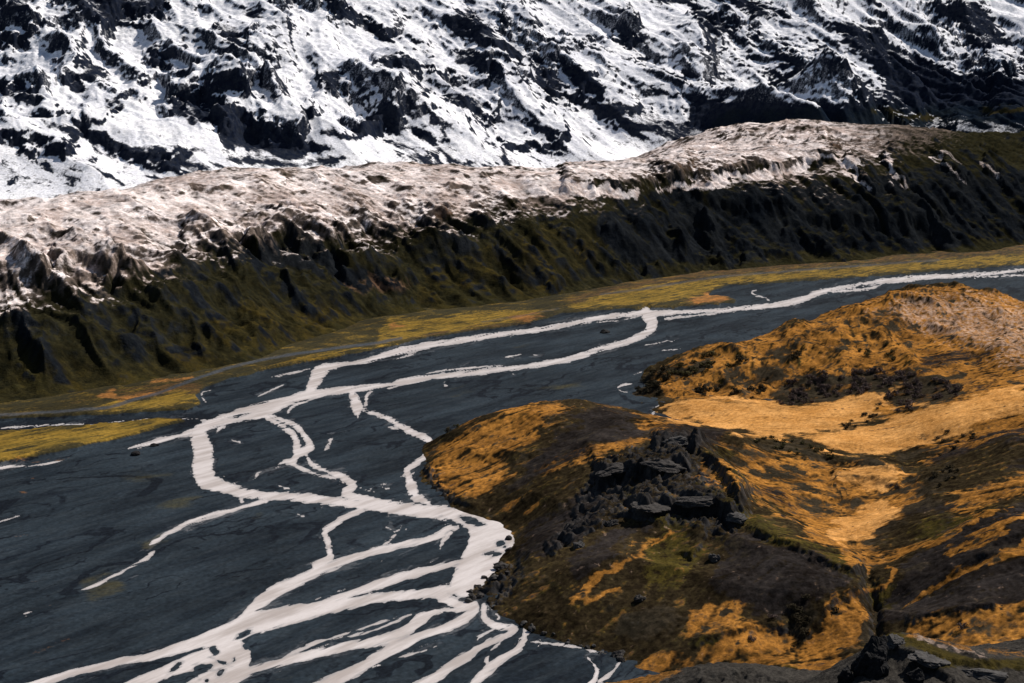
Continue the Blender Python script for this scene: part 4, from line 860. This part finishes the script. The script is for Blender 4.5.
def leaf_material(name, c1, c2):
    t = NT(name); n = t.noise(.9, 3, .6)
    return t.done(t.mix(t.range(n, .35, .65), c1, c2), .9, .1)
M_LEAF = leaf_material('shrub_twigs', (.030, .024, .014), (.060, .046, .022))
M_LEAF2 = leaf_material('shrub_leaves', (.045, .042, .015), (.085, .068, .022))
M_LEAF3 = leaf_material('bare_shrub', (.075, .052, .044), (.14, .10, .085))
M_WOOD = leaf_material('shrub_wood', (.035, .026, .02), (.05, .04, .03))
def shrub_mesh(seed, mat, n=260):
    r = np.random.default_rng(seed); V = []; Fq = []; mi = []
    nc = 7; cen = np.c_[r.uniform(-.6, .6, nc), r.uniform(-.6, .6, nc), r.uniform(.3, .85, nc)]; rad = r.uniform(.28, .5, nc)
    for c_ in cen:                                   # stems fan out from the foot
        b = np.array([r.uniform(-.1, .1), r.uniform(-.1, .1), -.1]); d = c_ - b; s_ = np.cross(d, [0, 0, 1.]); s_ = s_ / (np.linalg.norm(s_) + 1e-6) * .03; q = np.cross(d, s_); q = q / (np.linalg.norm(q) + 1e-6) * .03
        i = len(V); V += [b + s_, b - s_ * .5 + q, b - s_ * .5 - q, c_ + s_ * .3, c_ - s_ * .2 + q * .3, c_ - s_ * .2 - q * .3]
        for a_, b_ in ((0, 1), (1, 2), (2, 0)): Fq.append((i + a_, i + b_, i + b_ + 3, i + a_ + 3)); mi.append(1)
    for k in range(n):
        j = r.integers(nc); d = r.normal(size=3); d /= np.linalg.norm(d); p = cen[j] + d * rad[j] * r.uniform(.55, 1.05); p[2] = max(p[2], .03)
        u_ = r.normal(size=3); u_ /= np.linalg.norm(u_); v_ = np.cross(u_, d + r.normal(size=3) * .5); v_ /= np.linalg.norm(v_) + 1e-6
        L = r.uniform(.09, .17); i = len(V); V += [p - u_ * L, p - v_ * L * .6, p + u_ * L, p + v_ * L * .6]; Fq.append((i, i + 1, i + 2, i + 3)); mi.append(0)
    me = bpy.data.meshes.new('shrub'); me.from_pydata([tuple(x) for x in V], [], Fq); me.materials.append(mat); me.materials.append(M_WOOD)
    me.polygons.foreach_set('material_index', np.array(mi, np.int32)); me.update(); return me
SH = {c_: [shrub_mesh(200 + i + 10 * j, m_) for i in range(4)] for j, (c_, m_) in enumerate((('dark', M_LEAF), ('olive', M_LEAF2), ('bare', M_LEAF3)))}
sr = random.Random(3)
def shrub(pxq, pyq, r, kind, label, group):
    a = hill_hit(pxq, pyq)
    o = bpy.data.objects.new('shrub', sr.choice(SH[kind])); COL.objects.link(o)
    o.location = (a[0], a[1], a[2] - .15); k_ = r * 1.25 * mpp(a[1]); o.scale = (k_ * sr.uniform(.9, 1.25), k_ * sr.uniform(.9, 1.25), k_ * sr.uniform(.75, 1.0)); o.rotation_euler = (0, 0, sr.uniform(0, 6.28))
    return tag(o, label, 'shrub', group)
def inside(p, pts):
    c_ = False; n = len(pts)
    for i in range(n):
        (ax, ay), (bx, by) = pts[i], pts[(i + 1) % n]
        if (ay > p[1]) != (by > p[1]) and p[0] < (bx - ax) * (p[1] - ay) / (by - ay) + ax: c_ = not c_
    return c_
def scatter(pts, n, r0, r1, kind, label, group):
    x0, x1 = min(p[0] for p in pts), max(p[0] for p in pts); y0, y1 = min(p[1] for p in pts), max(p[1] for p in pts); k_ = 0
    while k_ < n:
        p = (sr.uniform(x0, x1), sr.uniform(y0, y1))
        if inside(p, pts): shrub(p[0], p[1], sr.uniform(r0, r1), kind, label, group); k_ += 1
scatter([(634,393),(640,383),(652,374),(668,368),(672,380),(660,394)], 16, 3, 5, 'dark', 'dark shrub in the clump on the point of the orange hill, next to the river', 'shrubs on the river point')
scatter([(668,376),(680,364),(700,354),(716,352),(716,362),(704,374),(690,380)], 16, 2.5, 4.5, 'olive', 'olive shrub on the upper bank of the orange hill, above the river point', 'shrubs on the upper bank')
scatter([(693,392),(710,384),(722,386),(724,394),(700,398)], 8, 2.5, 4, 'dark', 'dark shrub at the left corner of the golden meadow, under the orange hill', 'shrubs at the meadow corner')
scatter([(725,392),(770,376),(778,386),(760,398),(735,398)], 14, 2, 3.6, 'dark', 'dark shrub in the strip along the upper edge of the golden meadow', 'shrubs along the upper meadow edge')
scatter([(766,397),(790,380),(820,372),(835,385),(825,402),(780,406)], 40, 2.5, 4.5, 'bare', 'bare brown shrub in the left half of the thicket above the golden meadow', 'shrubs of the left thicket')
scatter([(835,382),(850,372),(893,368),(896,384),(868,395),(828,402)], 36, 2.5, 4.5, 'bare', 'bare greyish shrub in the right half of the thicket above the golden meadow', 'shrubs of the right thicket')
scatter([(870,392),(900,374),(950,380),(966,394),(930,411),(893,413),(880,404)], 48, 2.5, 4.8, 'bare', 'dark bare shrub in the broad thicket right of the golden meadow', 'shrubs of the broad thicket')
scatter([(745,434),(790,440),(830,452),(845,458),(820,458),(775,450),(752,443)], 26, 1.8, 3.2, 'olive', 'low olive shrub in the dark band along the near edge of the golden meadow', 'shrubs of the near meadow band')
scatter([(884,398),(890,404),(868,422),(845,430),(842,426),(862,416)], 14, 1.8, 3, 'dark', 'shrub in the curved hedge-like row at the right end of the golden meadow', 'shrubs of the curved row')
scatter([(925,444),(950,428),(980,436),(960,452),(935,458)], 12, 2, 3.4, 'dark', 'dark shrub on the right slope between the meadow and the grey streak', 'shrubs on the right slope')
scatter([(920,480),(948,466),(966,472),(936,488)], 10, 2, 3.4, 'dark', 'dark shrub in the patch below the grey streak on the right slope', 'shrubs below the grey streak')
scatter([(790,606),(806,598),(814,612),(810,634),(794,634)], 10, 3, 5.5, 'dark', 'dark shrub in the clump between the two lower golden hummocks', 'shrubs between the golden hummocks')
scatter([(856,345),(880,338),(900,346),(896,362),(862,360)], 10, 2, 3.4, 'olive', 'olive shrub in the green patch high on the orange hill', 'shrubs of the high green patch')
for pxq, pyq, r, kind, lb in ((743,362,6,'dark','round dark shrub standing alone on the orange hillside'),(797,357,5,'dark','dark shrub on the spur of the orange hillside, right of the round lone shrub'),(729,367,3.5,'olive','small olive shrub left of the round lone shrub on the orange hillside'),
   (447,432,4,'dark','dark shrub at the upper left tip of the headland beside the narrow channel'),(456,427,3,'olive','olive shrub on the headland skyline just above its left tip'),(752,640,4.5,'bare','grey bare shrub on the left golden hummock'),(773,618,4,'bare','grey bare shrub on the crest of the left golden hummock'),
   (962,628,5,'bare','grey bare shrub on the golden slope behind the foreground outcrop'),(835,612,4,'dark','dark shrub on the right golden hummock'),(910,412,3,'dark','small dark shrub on the golden slope below the broad thicket')):
    shrub(pxq, pyq, r, kind, lb, None)

# ================================================================== LIGHT
EL, AZ = math.radians(46), math.radians(50)     # sun high, behind the mountains and a little to the right
w = bpy.data.worlds.new('World'); scene.world = w; w.use_nodes = True
sky = w.node_tree.nodes.new('ShaderNodeTexSky'); sky.sky_type = 'NISHITA'; sky.sun_disc = False
sky.sun_elevation = EL; sky.sun_rotation = AZ; sky.altitude = 300
bg = w.node_tree.nodes['Background']; bg.inputs['Strength'].default_value = .05
w.node_tree.links.new(sky.outputs[0], bg.inputs['Color'])
sl = bpy.data.lights.new('sun', 'SUN'); sl.energy = 4.2; sl.angle = math.radians(.5); sl.color = (1, .93, .85)
so = bpy.data.objects.new('sun', sl); COL.objects.link(so)
sd = (math.cos(EL) * math.sin(AZ), math.cos(EL) * math.cos(AZ), math.sin(EL))
from mathutils import Vector
so.rotation_euler = Vector(sd).to_track_quat('Z', 'Y').to_euler(); so.location = (300, 600, 900)
scene.view_settings.view_transform = 'Standard'; scene.view_settings.look = 'None'
scene.view_settings.exposure = 0.4; scene.view_settings.gamma = 1.0; scene.view_settings.use_curve_mapping = False
scene.cycles.max_bounces = 4
